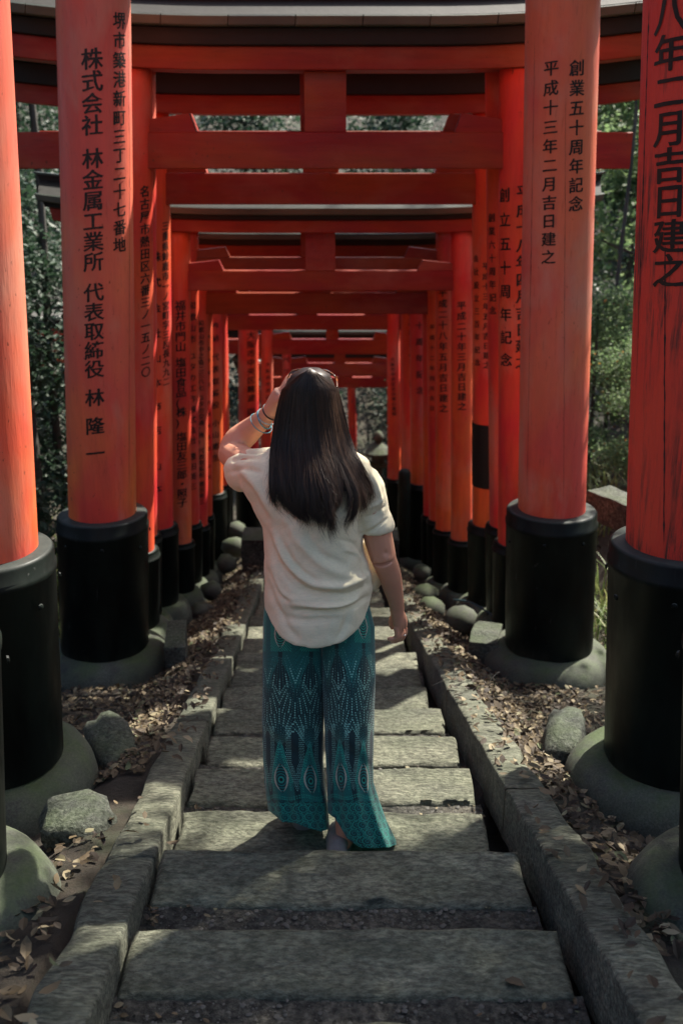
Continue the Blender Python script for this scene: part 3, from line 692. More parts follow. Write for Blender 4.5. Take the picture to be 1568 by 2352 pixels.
for k, (px, py, Y, s_) in enumerate(((462, 1400, 8.1, .10), (485, 1352, 8.9, .10), (520, 1290, 10.2, .11), (537, 1252, 11.0, .13), (543, 1215, 12.1, .13), (990, 1395, 7.9, .12), (975, 1362, 8.7, .12), (1060, 1420, 7.3, .14), (968, 1310, 9.6, .09))):
    q = P(px, py, Y)
    rock('round_stone', (q.x, Y, q.z - s_ * .2), (s_ * 1.1, s_, s_ * .95), 30 + k, M['footing'], ['mossy boulder below the fifth left pillar', 'pale boulder left of the kerb below the slim left pillars', 'rounded stone at the foot of the tall left sleeve', 'round pale boulder just left of the long stone block', 'round boulder farthest away beside the path, left of the shoulder', 'rounded dark boulder at the right kerb behind the hanging arm', 'brown boulder right of the hanging forearm, higher of two', 'largest boulder beside the black right sleeves above the dry leaves', 'small far boulder by the right end of the stairs'][k], 'boulder', group='boulders along the gate rows', sub=2)
def round_post():
    q = P(921, 1105, 11.9); V, F = lathe([(.075, -1.0), (.075, .0), (.072, .06), (.05, .095), (.012, .108)], 24)
    o = mk('round_post', [(x + q.x, y + 11.3, z + ZY(1085, 11.3) - .06) for x, y, z in V], F, M['lacquer'], None, True); tag(o, 'short black round-topped post between the far right pillars', 'post')
round_post()
def lantern():
    q = P(868, 1060, 16.0); t = tag(empty('stone_lantern', (q.x, 16.0, q.z - .62)), 'blurred stone lantern with a broad cap beside the path, right of the head', 'stone lantern')
    for nm, pr in (('base', [(.26, 0), (.26, .12), (.18, .18)]), ('post', [(.12, .18), (.10, .5), (.13, .72)]), ('fire_box', [(.22, .72), (.24, .80), (.16, .82), (.16, 1.03)]), ('cap', [(.40, 1.03), (.41, 1.08), (.26, 1.19), (.10, 1.27)]), ('finial', [(.05, 1.27), (.12, 1.34), (.13, 1.41), (.07, 1.50), (.01, 1.54)])):
        V, F = lathe(pr, 20); mk(nm, [(x * .72, y * .72, z * .75) for x, y, z in V], F, M['footing'], t, nm in ('finial', 'post'))
lantern()
def hose():
    pts = spline([tuple(P(*q)) for q in ((1040, 1378, 7.2), (1075, 1382, 7.1), (1110, 1400, 7.0), (1140, 1425, 6.9), (1150, 1470, 6.85))], 24)
    V, F = tube_vf(pts, [.008] * 24, 8); o = mk('hose', V, F, m_simple('dark_teal_hose', (.02, .05, .06), .4, bump_s=0), None, True); tag(o, 'thin dark hose arching from behind the right pillar sleeves to the ground', 'hose')
hose()

# ------------------------------------------------------------------ the woman
def voxel_join(name, parts, vox, smooth_it, mat, parent, smooth_f=.5):
    V, F = merge(parts); me = bpy.data.meshes.new(name); me.from_pydata(V, [], F)
    bm = bmesh.new(); bm.from_mesh(me); bmesh.ops.recalc_face_normals(bm, faces=bm.faces); bm.to_mesh(me); bm.free()
    o = bpy.data.objects.new(name, me); COL.objects.link(o)
    md = o.modifiers.new('r', 'REMESH'); md.mode = 'VOXEL'; md.voxel_size = vox; md.use_smooth_shade = True
    if smooth_it:
        ms = o.modifiers.new('s', 'SMOOTH'); ms.factor = smooth_f; ms.iterations = smooth_it
    dg = bpy.context.evaluated_depsgraph_get(); dg.update()
    m2 = bpy.data.meshes.new_from_object(o.evaluated_get(dg)); bpy.data.objects.remove(o); bpy.data.meshes.remove(me)
    m2.materials.clear(); m2.materials.append(mat); m2.polygons.foreach_set('use_smooth', [True] * len(m2.polygons)); m2.name = name
    o = bpy.data.objects.new(name, m2); COL.objects.link(o)
    if parent is not None: o.parent = parent
    return o
def ell(c, r, n=20, m=14, rot=None):
    V, F = lathe([(math.sin(PI * (j + .02) / (m + .04)), -math.cos(PI * (j + .02) / (m + .04))) for j in range(m + 1)], n, True)
    V = [Vector((x * r[0], y * r[1], z * r[2])) for x, y, z in V]
    if rot: V = [rot @ v for v in V]
    return [tuple(v + Vector(c)) for v in V], F
def pt(pts, rad, n=16, k=3, flat=None):
    """tube through sighted points (px, py, Y) with radii in metres"""
    A = [tuple(P(*q)) + ((r,) if not isinstance(r, tuple) else r[:1]) for q, r in zip(pts, rad)]
    S_ = spline(A, (len(A) - 1) * k + 1); return tube_vf([s[:3] for s in S_], [float(s[3]) for s in S_], n)
def m_skin():
    m, nt, b = new_mat('skin'); v = coords(nt, (1, 1, 1), False)
    c = mix(nt, noise_t(nt, v, 18, 4), (0.62, 0.31, 0.195), (0.52, 0.23, 0.14)); link(nt, c, b.inputs['Base Color'])
    b.inputs['Roughness'].default_value = .5; b.inputs['Subsurface Weight'].default_value = .12; b.inputs['Subsurface Radius'].default_value = (.012, .005, .003); b.inputs['Subsurface Scale'].default_value = 1
    bump(nt, b, noise_t(nt, v, 160, 4), .12, .002); return m
def m_linen():
    m, nt, b = new_mat('cream_linen'); v = coords(nt, (1, 1, 1), False)
    c = mix(nt, noise_t(nt, v, 7, 5), (0.86, 0.78, 0.55), (0.80, 0.71, 0.48))
    c = mix(nt, .5, c, ramp(nt, noise_t(nt, coords(nt, (.15, 1, 1), False), 260, 3), [(.35, .86), (.65, 1.05)]), 'MULTIPLY')
    link(nt, c, b.inputs['Base Color']); b.inputs['Roughness'].default_value = .85; b.inputs['Specular IOR Level'].default_value = .2
    b.inputs['Sheen Weight'].default_value = .15
    b1 = bump(nt, b, noise_t(nt, v, 11, 5, .6, .5), .35, .012)
    bump(nt, b, noise_t(nt, v, 330, 3), .5, .002, b1); 
    tr = nd(nt, 'ShaderNodeBsdfTranslucent'); link(nt, c, tr.inputs[0]); ms = nd(nt, 'ShaderNodeMixShader'); ms.inputs[0].default_value = .12
    out = nt.nodes['Material Output']; link(nt, b.outputs[0], ms.inputs[1]); link(nt, tr.outputs[0], ms.inputs[2]); link(nt, ms.outputs[0], out.inputs[0]); return m
SK = m_skin(); LI = m_linen()
HR = m_simple('dark_brown_hair', (0.014, 0.009, 0.007), .42, 30, .4, 0, 1, spec=.4, col2=(0.022, 0.013, 0.010))
def m_strand():
    m, nt, b = new_mat('hair_strands'); a = nd(nt, 'ShaderNodeAttribute', attribute_name='tone')
    link(nt, ramp(nt, a.outputs['Fac'], [(0, (.010, .007, .006)), (.6, (.028, .016, .011)), (.9, (.085, .045, .028)), (1, (.13, .07, .04))]), b.inputs['Base Color']); b.inputs['Roughness'].default_value = .46; b.inputs['Specular IOR Level'].default_value = .35
    return m
HS = m_strand()
def build_woman():
    foot = P(745, 1900, 2.93)
    W = empty('person', (foot.x, 2.93, NOSE[8][1] + .004)); tag(W, 'long-haired woman seen from behind in cream shirt and peacock print trousers, arm raised', 'person')
    inv = -Vector(W.location)
    parts = []
    # trunk, neck, head
    parts.append(pt([(735, 1425, 2.97), (735, 1390, 2.97), (734, 1310, 2.95), (722, 1200, 2.955), (712, 1140, 2.96), (712, 1085, 2.975), (716, 1035, 2.98), (716, 1000, 2.98), (714, 960, 2.98)],
                    [.095, .105, .115, .13, .14, .10, .056, .052, .05], 20))
    parts.append(pt([(600, 1098, 2.98), (640, 1080, 2.98), (715, 1068, 2.98), (790, 1082, 2.98), (830, 1108, 2.98)], [.040, .050, .070, .050, .040]))
    hc = P(713, 936, 2.99); parts.append(ell(hc, (.070, .088, .104)))
    parts.append(ell(hc + Vector((0, .035, -.075)), (.052, .055, .05)))          # jaw
    parts.append(ell(hc + Vector((0, .098, -.022)), (.012, .020, .022), 10, 8))    # nose
    for s in (-1, 1):
        parts.append(ell(hc + Vector((s * .077, .005, -.02)), (.010, .018, .032), 10, 8))
        parts.append(ell(hc + Vector((s * .030, .082, .004)), (.016, .012, .008), 10, 6))     # eyelids
    parts.append(ell(hc + Vector((0, .090, -.058)), (.024, .010, .006), 10, 6)); parts.append(ell(hc + Vector((0, .088, -.067)), (.020, .010, .007), 10, 6))
    # left arm, raised, hand at the brow
    parts.append(pt([(600, 1082, 2.97), (560, 1062, 3.06), (530, 1040, 3.17)], [.054, .052, .046]))
    parts.append(pt([(530, 1040, 3.17), (545, 1014, 3.175), (570, 992, 3.17), (600, 966, 3.13), (622, 944, 3.10)], [.044, .0465, .042, .032, .026]))
    parts.append(pt([(622, 944, 3.10), (636, 922, 3.09), (648, 900, 3.08)], [.026, .030, .027]))
    for k in range(4):
        parts.append(pt([(640 + k * 3, 912 - k * 7, 3.075 + .012 * k), (652 + k * 3, 890 - k * 7, 3.08 + .014 * k), (664 + k * 3, 876 - k * 6, 3.09 + .014 * k), (676 + k * 3, 868 - k * 4, 3.105 + .014 * k)], [.010, .0092, .0085, .0065], 8))
    parts.append(pt([(634, 925, 3.07), (646, 915, 3.05), (656, 900, 3.045)], [.013, .011, .008], 8))
    # right arm hanging
    parts.append(pt([(830, 1108, 2.975), (850, 1160, 2.965), (866, 1225, 2.96), (880, 1282, 2.96)], [.052, .050, .047, .042]))
    parts.append(pt([(880, 1282, 2.96), (893, 1315, 2.985), (902, 1350, 3.01), (909, 1382, 3.035), (912, 1402, 3.05)], [.0405, .0385, .033, .0265, .0245]))
    parts.append(pt([(911, 1398, 3.045), (913, 1415, 3.05), (914, 1432, 3.055), (916, 1446, 3.06)], [.0245, .022, .020, .016]))
    parts.append(pt([(915, 1405, 3.055), (922, 1422, 3.06), (924, 1438, 3.065), (925, 1445, 3.065)], [.018, .019, .016, .012]))
    parts.append(pt([(909, 1440, 3.045), (912, 1455, 3.045), (909, 1466, 3.05), (899, 1468, 3.05), (889, 1468, 3.048)], [.0115, .0100, .0095, .0088, .007], 10))   # index
    parts.append(pt([(916, 1444, 3.06), (919, 1460, 3.06), (913, 1470, 3.065), (903, 1473, 3.065), (897, 1472, 3.06)], [.011, .0098, .0092, .0085, .007], 10))     # middle
    parts.append(pt([(922, 1442, 3.075), (926, 1458, 3.078), (922, 1468, 3.085), (913, 1471, 3.085)], [.0105, .0094, .0088, .007], 10))                             # ring
    parts.append(pt([(927, 1436, 3.09), (931, 1448, 3.095), (929, 1459, 3.10), (922, 1464, 3.10)], [.0095, .0085, .008, .006], 10))                                 # little
    parts.append(pt([(905, 1412, 3.075), (899, 1425, 3.085), (899, 1436, 3.085), (902, 1446, 3.08)], [.012, .0115, .010, .0075], 10))                               # thumb
    # legs and feet
    for hx, kx, ax_, fy in ((690, 682, 694, 3.08), (790, 800, 792, 2.885)):
        an = P(ax_, 1872 if hx < 700 else 1905, fy)
        V, F = tube_vf(spline([tuple(P(hx, 1430, 2.96)) + (.09,), tuple(P(hx, 1560, 2.96)) + (.075,), tuple(P(kx, 1690, 2.96)) + (.05,), tuple(P(ax_, 1780, fy + .02)) + (.045,), (an.x, fy, NOSE[8][1] + .10, .033), (an.x, fy + .01, NOSE[8][1] + .045, .032)], 22)[:, :3], [float(q[3]) for q in spline([(0, 0, 0, .09), (0, 0, 0, .075), (0, 0, 0, .05), (0, 0, 0, .045), (0, 0, 0, .033), (0, 0, 0, .032)], 22)], 14)
        parts.append((V, F)); parts.append(ell((an.x, fy + .05, NOSE[8][1] + .045), (.034, .10, .028), 12, 8))
    parts = [([tuple(Vector(p) + inv) for p in v], f) for v, f in parts]
    body = voxel_join('body', parts, .0042, 5, SK, W)
    # dimple and creases of the right elbow
    me = body.data; n = len(me.vertices); co = np.zeros(n * 3, np.float32); me.vertices.foreach_get('co', co); co = co.reshape(-1, 3); no = np.zeros(n * 3, np.float32); me.vertices.foreach_get('normal', no); no = no.reshape(-1, 3)
    X, Y_ = proj(co - np.array(inv)); d = -.0045 * np.exp(-(((X - 885) / 5) ** 2 + ((Y_ - 1270) / 6) ** 2)) - .0006 * np.exp(-((Y_ - 1284 + (X - 875) * .25) / 2.2) ** 2 - ((X - 874) / 10) ** 2) + .003 * np.exp(-(((X - 889) / 8) ** 2 + ((Y_ - 1284) / 7) ** 2))
    for kx, ky in ((917, 1447), (923, 1444), (929, 1438)): d += -.003 * np.exp(-(((X - kx) / 1.6) ** 2 + ((Y_ - ky - 4) / 8) ** 2))
    back = no[:, 1] < .2
    co += no * (d * back)[:, None]; me.vertices.foreach_set('co', co.ravel())
    # eyes
    for s in (-1, 1):
        V, F = ell(hc + Vector((s * .030, .086, .004)) + inv, (.011, .009, .006), 10, 8); mk('eye', V, F, m_simple('eye_white', (.6, .58, .55), .3, bump_s=0) if s < 0 else bpy.data.materials['eye_white'], W, True)
    # shoes
    SH = m_simple('grey_canvas_shoe', (.24, .22, .20), .8, 30, .25, .4, 200, .001); SO = m_simple('pale_rubber_sole', (.20, .19, .17), .6, 20, .2, .2, 60, .001)
    for x_, y_, rz in ((694, 3.085, .10), (776, 2.855, -.06)):
        b = P(x_, 1900, y_); z0 = NOSE[8][1] + .003
        prof = spline([(-.085, .026, .016), (-.06, .034, .052), (-.02, .034, .062), (.03, .037, .050), (.08, .042, .034), (.125, .036, .026), (.15, .020, .018)], 20)
        V = []; F = []
        for (yy, ww, hh) in prof:
            for k in range(14):
                a = 2 * PI * k / 14; cx_ = ww * math.cos(a); cz_ = .022 + hh * (.5 + .5 * math.sin(a)); V.append((cx_, yy, cz_))
        for j in range(19):
            for k in range(14): F.append((j * 14 + k, j * 14 + (k + 1) % 14, (j + 1) * 14 + (k + 1) % 14, (j + 1) * 14 + k))
        F.append(tuple(range(14))); F.append(tuple(19 * 14 + k for k in range(14)))
        rm = Matrix.Rotation(rz, 3, 'Z'); T = Vector((b.x, y_, z0)) + inv
        sh = mk('shoe', [tuple(rm @ Vector(v) + T) for v in V], F, SH, W, True)
        V = []; F = []
        for zq in (0, .006, .022, .026):
            for k in range(40):
                a = 2 * PI * k / 40; yy = math.cos(a) * .122 + .032; ww = float(np.interp(yy, [-.09, -.06, 0, .08, .12, .155], [.018, .036, .036, .045, .038, .010])); V.append(((1 if math.sin(a) > 0 else -1) * min(ww, abs(math.sin(a)) * .07) * (1.05 if zq < .024 else .9), yy, zq))
        for j in range(3):
            for k in range(40): F.append((j * 40 + k, j * 40 + (k + 1) % 40, (j + 1) * 40 + (k + 1) % 40, (j + 1) * 40 + k))
        F.append(tuple(range(39, -1, -1))); F.append(tuple(120 + k for k in range(40)))
        mk('sole', [tuple(rm @ Vector(v) + T) for v in V], F, SO, sh, False)

    # ---------------- shirt
    rows = [(1034, 655, 785), (1046, 590, 832), (1060, 560, 850), (1090, 548, 852), (1130, 558, 842), (1170, 580, 836), (1210, 603, 832), (1250, 606, 834), (1300, 607, 846), (1335, 608, 853), (1365, 608, 852), (1400, 609, 850), (1450, 607, 852), (1500, 606, 854)]
    dep = [(1034, .05), (1060, .092), (1110, .135), (1200, .155), (1300, .160), (1400, .176), (1500, .182)]
    ry = [r[0] for r in rows]; rl = [r[1] for r in rows]; rr = [r[2] for r in rows]
    NT, NR = 120, 90; V = []; F = []
    for j in range(NR):
        t = j / (NR - 1)
        for i in range(NT):
            th = 2 * PI * i / NT; s = math.sin(th); back_ = math.cos(th)
            yb = interp(s, [-1, -.9, -.7, -.4, 0, .4, .7, .9, 1], [1398, 1425, 1458, 1482, 1491, 1477, 1450, 1415, 1372])
            if s > .8 and back_ < 0: yb = min(yb, 1395)
            py = 1034 + (yb - 1034) * t; l, r_ = interp(py, ry, rl), interp(py, ry, rr); D = interp(py, [d_[0] for d_ in dep], [d_[1] for d_ in dep])
            se = (abs(s) ** .85) * (1 if s > 0 else -1); ce = (abs(back_) ** .85) * (1 if back_ > 0 else -1)
            yc = 2.955; q = P((l + r_) / 2 + se * (r_ - l) / 2, py, yc - max(0, ce) * D); V.append((q.x, yc - ce * D, q.z))
    for j in range(NR - 1):
        for i in range(NT): F.append((j * NT + i, j * NT + (i + 1) % NT, (j + 1) * NT + (i + 1) % NT, (j + 1) * NT + i))
    F.append(tuple(range(NT - 1, -1, -1))); b = len(V); c_ = P(735, 1440, 2.955); V.append(tuple(c_)); F += [((NR - 1) * NT + i, (NR - 1) * NT + (i + 1) % NT, b) for i in range(NT)]
    sp = [(V, F)]
    sp.append(pt([(660, 1090, 2.96), (615, 1084, 2.975), (580, 1082, 3.01), (562, 1080, 3.05)], [.082, .078, .070, .066], 24))
    sp.append(pt([(566, 1081, 3.045), (558, 1080, 3.07)], [.070, .069], 24, 2))
    sp.append(pt([(795, 1100, 2.965), (832, 1113, 2.965), (850, 1160, 2.962), (858, 1200, 2.96)], [.066, .064, .056, .056], 24))
    sp.append(pt([(856, 1188, 2.96), (862, 1208, 2.96), (863, 1217, 2.96)], [.058, .061, .056], 24, 3))
    # the front tail blown out at the right flank
    sp.append(pt([(838, 1240, 3.03), (848, 1285, 3.04), (856, 1322, 3.04), (846, 1352, 3.03)], [.018, .032, .038, .02], 14))
    sp = [([tuple(Vector(p) + inv) for p in v], f) for v, f in sp]
    shirt = voxel_join('shirt', sp, .0048, 7, LI, W, .6)
    me = shirt.data; n = len(me.vertices); co = np.zeros(n * 3, np.float32); me.vertices.foreach_get('co', co); co = co.reshape(-1, 3); no = np.zeros(n * 3, np.float32); me.vertices.foreach_get('normal', no); no = no.reshape(-1, 3)
    X, Y_ = proj(co - np.array(inv)); d = np.zeros(n)
    def fold(pts, w_, a_):
        nonlocal d
        pts = spline(pts, 40); best = np.full(n, 1e9); end = np.zeros(n)
        for k in range(39):
            ax, ay = pts[k]; bx, by = pts[k + 1]; L2 = (bx - ax) ** 2 + (by - ay) ** 2 + 1e-9
            u = np.clip(((X - ax) * (bx - ax) + (Y_ - ay) * (by - ay)) / L2, 0, 1); dd = np.hypot(X - ax - u * (bx - ax), Y_ - ay - u * (by - ay))
            m_ = dd < best; best = np.where(m_, dd, best); end = np.where(m_, (k + u) / 39, end)
        d += 1.9 * a_ * np.exp(-(best / w_) ** 2) * np.sin(PI * np.clip(end, .02, .98)) ** .6
    fold([(612, 1215), (640, 1290), (690, 1345), (745, 1368)], 7, -.006); fold([(622, 1210), (660, 1290), (715, 1340), (790, 1355)], 8, .007)
    fold([(640, 1230), (680, 1300), (730, 1335)], 6, -.004); fold([(612, 1300), (640, 1360), (665, 1382)], 6, -.006); fold([(612, 1330), (632, 1385), (650, 1420)], 6, -.004)
    fold([(660, 1385), (730, 1392), (790, 1386), (852, 1350)], 7, .009); fold([(670, 1402), (735, 1405), (800, 1395), (848, 1366)], 6, -.008)
    fold([(690, 1352), (750, 1362), (810, 1362), (852, 1338)], 6, -.007); fold([(730, 1340), (790, 1345), (850, 1318)], 7, .007); fold([(770, 1385), (820, 1370), (850, 1352)], 5, -.005)
    fold([(625, 1290), (634, 1340), (660, 1372), (720, 1378)], 7, .005); fold([(640, 1415), (700, 1425), (780, 1418)], 9, -.004); fold([(826, 1140), (828, 1190), (826, 1240)], 4.5, -.008)
    fold([(832, 1245), (836, 1300), (846, 1350)], 5, -.006); fold([(560, 1100), (590, 1160), (618, 1200)], 9, -.006); fold([(540, 1060), (590, 1120), (625, 1180)], 10, .006)
    fold([(845, 1075), (868, 1130), (876, 1180)], 5, .005); fold([(835, 1190), (862, 1180), (885, 1160)], 4, -.005); fold([(838, 1170), (865, 1158), (878, 1140)], 4, .004); fold([(830, 1228), (860, 1213), (890, 1190)], 3, -.006)
    fold([(530, 1060), (560, 1050), (600, 1052)], 5, -.006); fold([(527, 1085), (560, 1078), (600, 1085)], 6, -.005); fold([(545, 1035), (580, 1040), (610, 1035)], 4, -.005)
    fold([(650, 1180), (690, 1250), (760, 1310), (840, 1330)], 10, .004); fold([(620, 1250), (650, 1320), (700, 1362), (780, 1372)], 5, -.003); fold([(700, 1210), (735, 1270), (800, 1300)], 9, -.003); fold([(640, 1400), (660, 1440), (690, 1470)], 7, -.003); fold([(800, 1400), (790, 1440), (770, 1475)], 7, -.003)
    fold([(780, 1240), (812, 1250), (832, 1275)], 6, -.003); fold([(786, 1262), (815, 1270), (834, 1290)], 5, .003)
    nz = np.array([mnoise.noise(Vector((float(x) * .018, float(y) * .014, 3))) for x, y in zip(X, Y_)]); d += nz * .004
    nz = np.array([mnoise.noise(Vector((float(x) * .05 + float(y) * .02, float(y) * .045, 7))) for x, y in zip(X, Y_)]); d += nz * .0016
    rg = np.array([abs(mnoise.noise(Vector((float(x) * .020 + float(y) * .010, float(y) * .022 - float(x) * .006, 21)))) for x, y in zip(X, Y_)]); d += .003 * rg
    co += no * d[:, None]; me.vertices.foreach_set('co', co.ravel()); me.update()
    # stitched hem line and cuff
    V, F = tube_vf([], [], 6) if False else ([], [])

    # ---------------- trousers with the peacock print
    PR = bpy.data.materials.new('peacock_print_cloth'); PR.use_nodes = True; nt = PR.node_tree; b = nt.nodes['Principled BSDF']
    a = nd(nt, 'ShaderNodeAttribute', attribute_name='print'); link(nt, a.outputs['Color'], b.inputs['Base Color']); b.inputs['Roughness'].default_value = .62; b.inputs['Sheen Weight'].default_value = .2
    v = coords(nt, (1, 1, 1), False); bump(nt, b, noise_t(nt, v, 300, 3), .2, .001)
    tr = nd(nt, 'ShaderNodeBsdfTranslucent'); link(nt, a.outputs['Color'], tr.inputs[0]); ms = nd(nt, 'ShaderNodeMixShader'); ms.inputs[0].default_value = .2
    out = nt.nodes['Material Output']; link(nt, b.outputs[0], ms.inputs[1]); link(nt, tr.outputs[0], ms.inputs[2]); link(nt, ms.outputs[0], out.inputs[0])
    base = np.array((0.005, 0.032, 0.038)); teal = np.array((0.012, 0.26, 0.23)); green = np.array((0.03, 0.42, 0.30)); mint = np.array((0.30, 0.66, 0.55)); cream = np.array((0.62, 0.54, 0.42))
    def pattern(U, H, ph):
        """U turn around the leg in motif widths, H metres above the hem -> rgb"""
        shp = U.shape; C = np.tile(base, shp + (1,)).astype(np.float64)
        def lay(mask, col, k=1.0):
            nonlocal C
            m_ = np.clip(mask, 0, 1)[..., None] * k; C = C * (1 - m_) + col * m_
        PW = .105
        A_ = ((U - ph) % 1.0 - .5) * PW; k_id = np.floor(U - ph)
        rngj = np.sin(k_id * 12.9) * .006
        # lower motif: eye centred at H=.20
        ex, ey = A_, H - (.205 + rngj); sx, sy = ex / 1.22, ey / 1.15
        env = .040 * np.clip(1 - (np.clip(ey, 0, 1) / .155), 0, 1) ** .8 + np.where(ey < 0, .0, 0)
        env = np.where(ey < 0, .043, env); inside = (np.abs(ex) < env) & (ey > -.20)
        # chevron barbs inside the feather
        q = np.abs(ex) * 1.2 - ey; barb = (np.sin(q * 2 * PI / .0095) > .15)
        lay(inside & (ey > -.09), base * .7 + teal * .2); lay(inside & barb & (ey > -.09), teal, .85)
        edge = (np.abs(np.abs(ex) - env + .004) < .0022) & (ey > -.02) & (ey < .15); lay(edge & (np.sin(ey * 900) > -.2), green)
        edge = (np.abs(np.abs(ex) - env + .011) < .003) & (ey > -.05) & (ey < .12); lay(edge & (np.sin(ey * 620) > 0), green, .8)
        alm = np.abs(sx) / (.021 * np.clip(1 - (sy / .052) ** 2, 0, 1) ** 1.0 + 1e-6)
        lay((alm < 1) & (np.abs(sy) < .052), base * .8); ring = (np.abs(alm - .92) < .13) & (np.abs(sy) < .0505); 
        rr_ = np.hypot(sx, sy * .75 + .004); lay((alm < .8) & (np.abs(sy) < .045) & (np.sin(rr_ * 2 * PI / .0068) > .35), teal, .9)
        lay(ring, cream, .9); lay(rr_ < .0042, np.array((.002, .006, .01))); lay(np.abs(rr_ - .0065) < .0012, green)
        # spray of fine rays and dots fanning up from the feather tip
        def spray(ox, oy, up, r0, r1, spread, nray):
            dx, dy = ox, oy * up; ang = np.arctan2(dx, dy); rad = np.hypot(dx, dy); ai = np.round(ang / (spread / nray)); da = np.abs(ang - ai * spread / nray) * rad
            m_ = (np.abs(ang) < spread * .5 + .02) & (rad > r0) & (rad < r1 * (1 - .12 * np.abs(np.sin(ai * 2.1))))
            lay(m_ & (da < .0006), teal, .5)
            ph2 = (rad / .0092 + ai * .37) % 1.0; dd = np.hypot(da, (ph2 - .5) * .0092); big = (ai % 2 == 0)
            gate = rad > (r0 + (r1 - r0) * (.25 + .35 * (1 - np.abs(ang) / (spread * .5))))
            lay(m_ & big & gate & (dd < .0026), mint, .95)
            lay(m_ & (~big) & (dd < .0012), mint, .55)
        spray(ex, ey - .12, 1, .012, .155, 1.15, 16)
        # dots running down between the feathers
        B_ = ((U - ph + .5) % 1.0 - .5) * PW; d2 = np.abs(B_); w2 = np.clip((H - .15) * .24, 0, .032)
        gx = (B_ / .0062 + np.floor(H / .0075) % 2 * .5); cellx = (gx % 1.0 - .5) * .0062; celly = ((H / .0075) % 1.0 - .5) * .0075
        lay((np.hypot(cellx, celly) < .0019) & (d2 < w2) & (d2 > w2 - .019) & (H > .14) & (H < .42), mint, .85)
        # upper row: sprays hanging down, shifted half a motif
        E2 = B_; y2 = H - .63; spray(E2, y2, -1, .02, .185, 1.05, 16)
        m2 = (np.abs(E2) < np.clip((H - .56) * .45, 0, .045)) & (H > .56); lay(m2, base * .8 + teal * .15); lay(m2 & (np.sin((np.abs(E2) * 2.4 - H * .7) * 2 * PI / .009) > .4), teal, .8)
        spray(A_, H - .74, -1, .06, .20, .8, 10)
        e3y = H - .765; alm3 = np.abs(A_) / (.022 * np.clip(1 - (e3y / .055) ** 2, 0, 1) + 1e-6); z3 = np.abs(e3y) < .054
        lay((np.abs(A_) < .036) & (H > .70), base * .6 + teal * .3); lay((np.abs(A_) < .038) & (H > .70) & (np.sin((np.abs(A_) * 1.2 + H) * 2 * PI / .010) > .1), green, .8)
        lay((alm3 < 1) & z3, base); r3 = np.hypot(A_, e3y * .75); lay((alm3 < .8) & z3 & (np.sin(r3 * 2 * PI / .0065) > .3), green, .9); lay((np.abs(alm3 - .93) < .11) & z3, cream, .9)
        # busy paisley band near the hem
        band = np.clip((.125 - H) / .02, 0, 1)
        cs = .034; ri = np.floor(H / cs); gx = (U * PW / cs + ri * .5); cx_ = (gx % 1 - .5) * cs; cy_ = ((H / cs) % 1 - .5) * cs; cr = np.hypot(cx_, cy_); sw = np.arctan2(cy_, cx_)
        lay(np.where((np.sin(cr * 2 * PI / .0085 + sw) > .25), 1., 0) * band, teal, .85)
        lay(np.where((np.abs(cr - .0155) < .0028) & (np.sin(sw * 12) > 0), 1., 0) * band, green, .9)
        for hh in (.128, .137): lay((np.abs(H - hh - .006 * np.sin(U * 2 * PI)) < .0024) & (np.sin(U * PW * 2 * PI / .0085) > -.1), green, .85)
        return C
    legs = []
    specs = [dict(rows=[(1340, 612, 748), (1430, 604, 748), (1550, 603, 745), (1650, 602, 743.5), (1750, 605, 742), (1800, 608, 745), (1850, 615, 752), (1910, 628, 757)], Y=2.965, hem=([-1, -.6, -.2, .3, .7, 1], [1862, 1888, 1890, 1903, 1910, 1903]), D=(.118, .110, .105), ph=.06, bk=.4),
             dict(rows=[(1340, 728, 838), (1400, 730, 850), (1440, 732, 860), (1550, 739, 862), (1650, 744, 859), (1750, 748, 856), (1800, 751, 857), (1850, 752, 872), (1900, 754, 890), (1950, 757, 914)], Y=2.915, hem=([-1, -.75, -.45, -.1, .3, .75, 1], [1868, 1878, 1925, 1947, 1948, 1946, 1940]), D=(.118, .115, .118), ph=.11, bk=2.2)]
    for L_ in specs:
        NT, NR = 420, 520; r0 = [q[0] for q in L_['rows']]; la = [q[1] for q in L_['rows']]; ra = [q[2] for q in L_['rows']]
        th = np.linspace(0, 2 * PI, NT, endpoint=False); t = np.linspace(0, 1, NR)[:, None]
        s = np.sin(th)[None]; c = np.cos(th)[None]
        hem = np.interp(s, *L_['hem']); py = 1345 + (hem - 1345) * t
        fl_ = np.clip((py - 1620) / 300, 0, 1)
        wob = 1 + fl_ * (.045 * np.sin(7 * th[None] + L_['bk']) + .035 * np.sin(11 * th[None] + 2 * L_['bk'] + py * .004)) + .012 * np.sin(5 * th[None] + 1) * np.clip((py - 1450) / 100, 0, 1)
        lx = np.interp(py, r0, la); rx = np.interp(py, r0, ra); px = (lx + rx) / 2 + s * (rx - lx) / 2 * (1 + (wob - 1) * .45)
        D = np.interp(py, [1345, 1480, 1600, 1950], [L_['D'][0], L_['D'][0] * .95, L_['D'][1], L_['D'][2] * 1.05]) * wob
        Yc = 2.965 + (L_['Y'] - 2.965) * np.clip((py - 1420) / 250, 0, 1); b_ = (1176 - py) / FL; tt = Yc / (CP + b_ * SP); Xw = (px - 784) / FL * tt; Zw = CZ + tt * (-SP + b_ * CP)
        Hz = Zw + 0 * Xw; Yw = Yc - c * D; Yf = Yc - np.clip(c, 0, 1) * D; tt = Yf / (CP + b_ * SP); Xw = (px - 784) / FL * tt; Zw = CZ + tt * (-SP + b_ * CP)
        # folds of slack cloth: knee and shin
        Yw = Yw - .006 * np.exp(-((py - 1700 - 40 * s) / 18) ** 2) * (c > 0) + .006 * np.exp(-((py - 1730 - 40 * s) / 14) ** 2) * (c > 0)
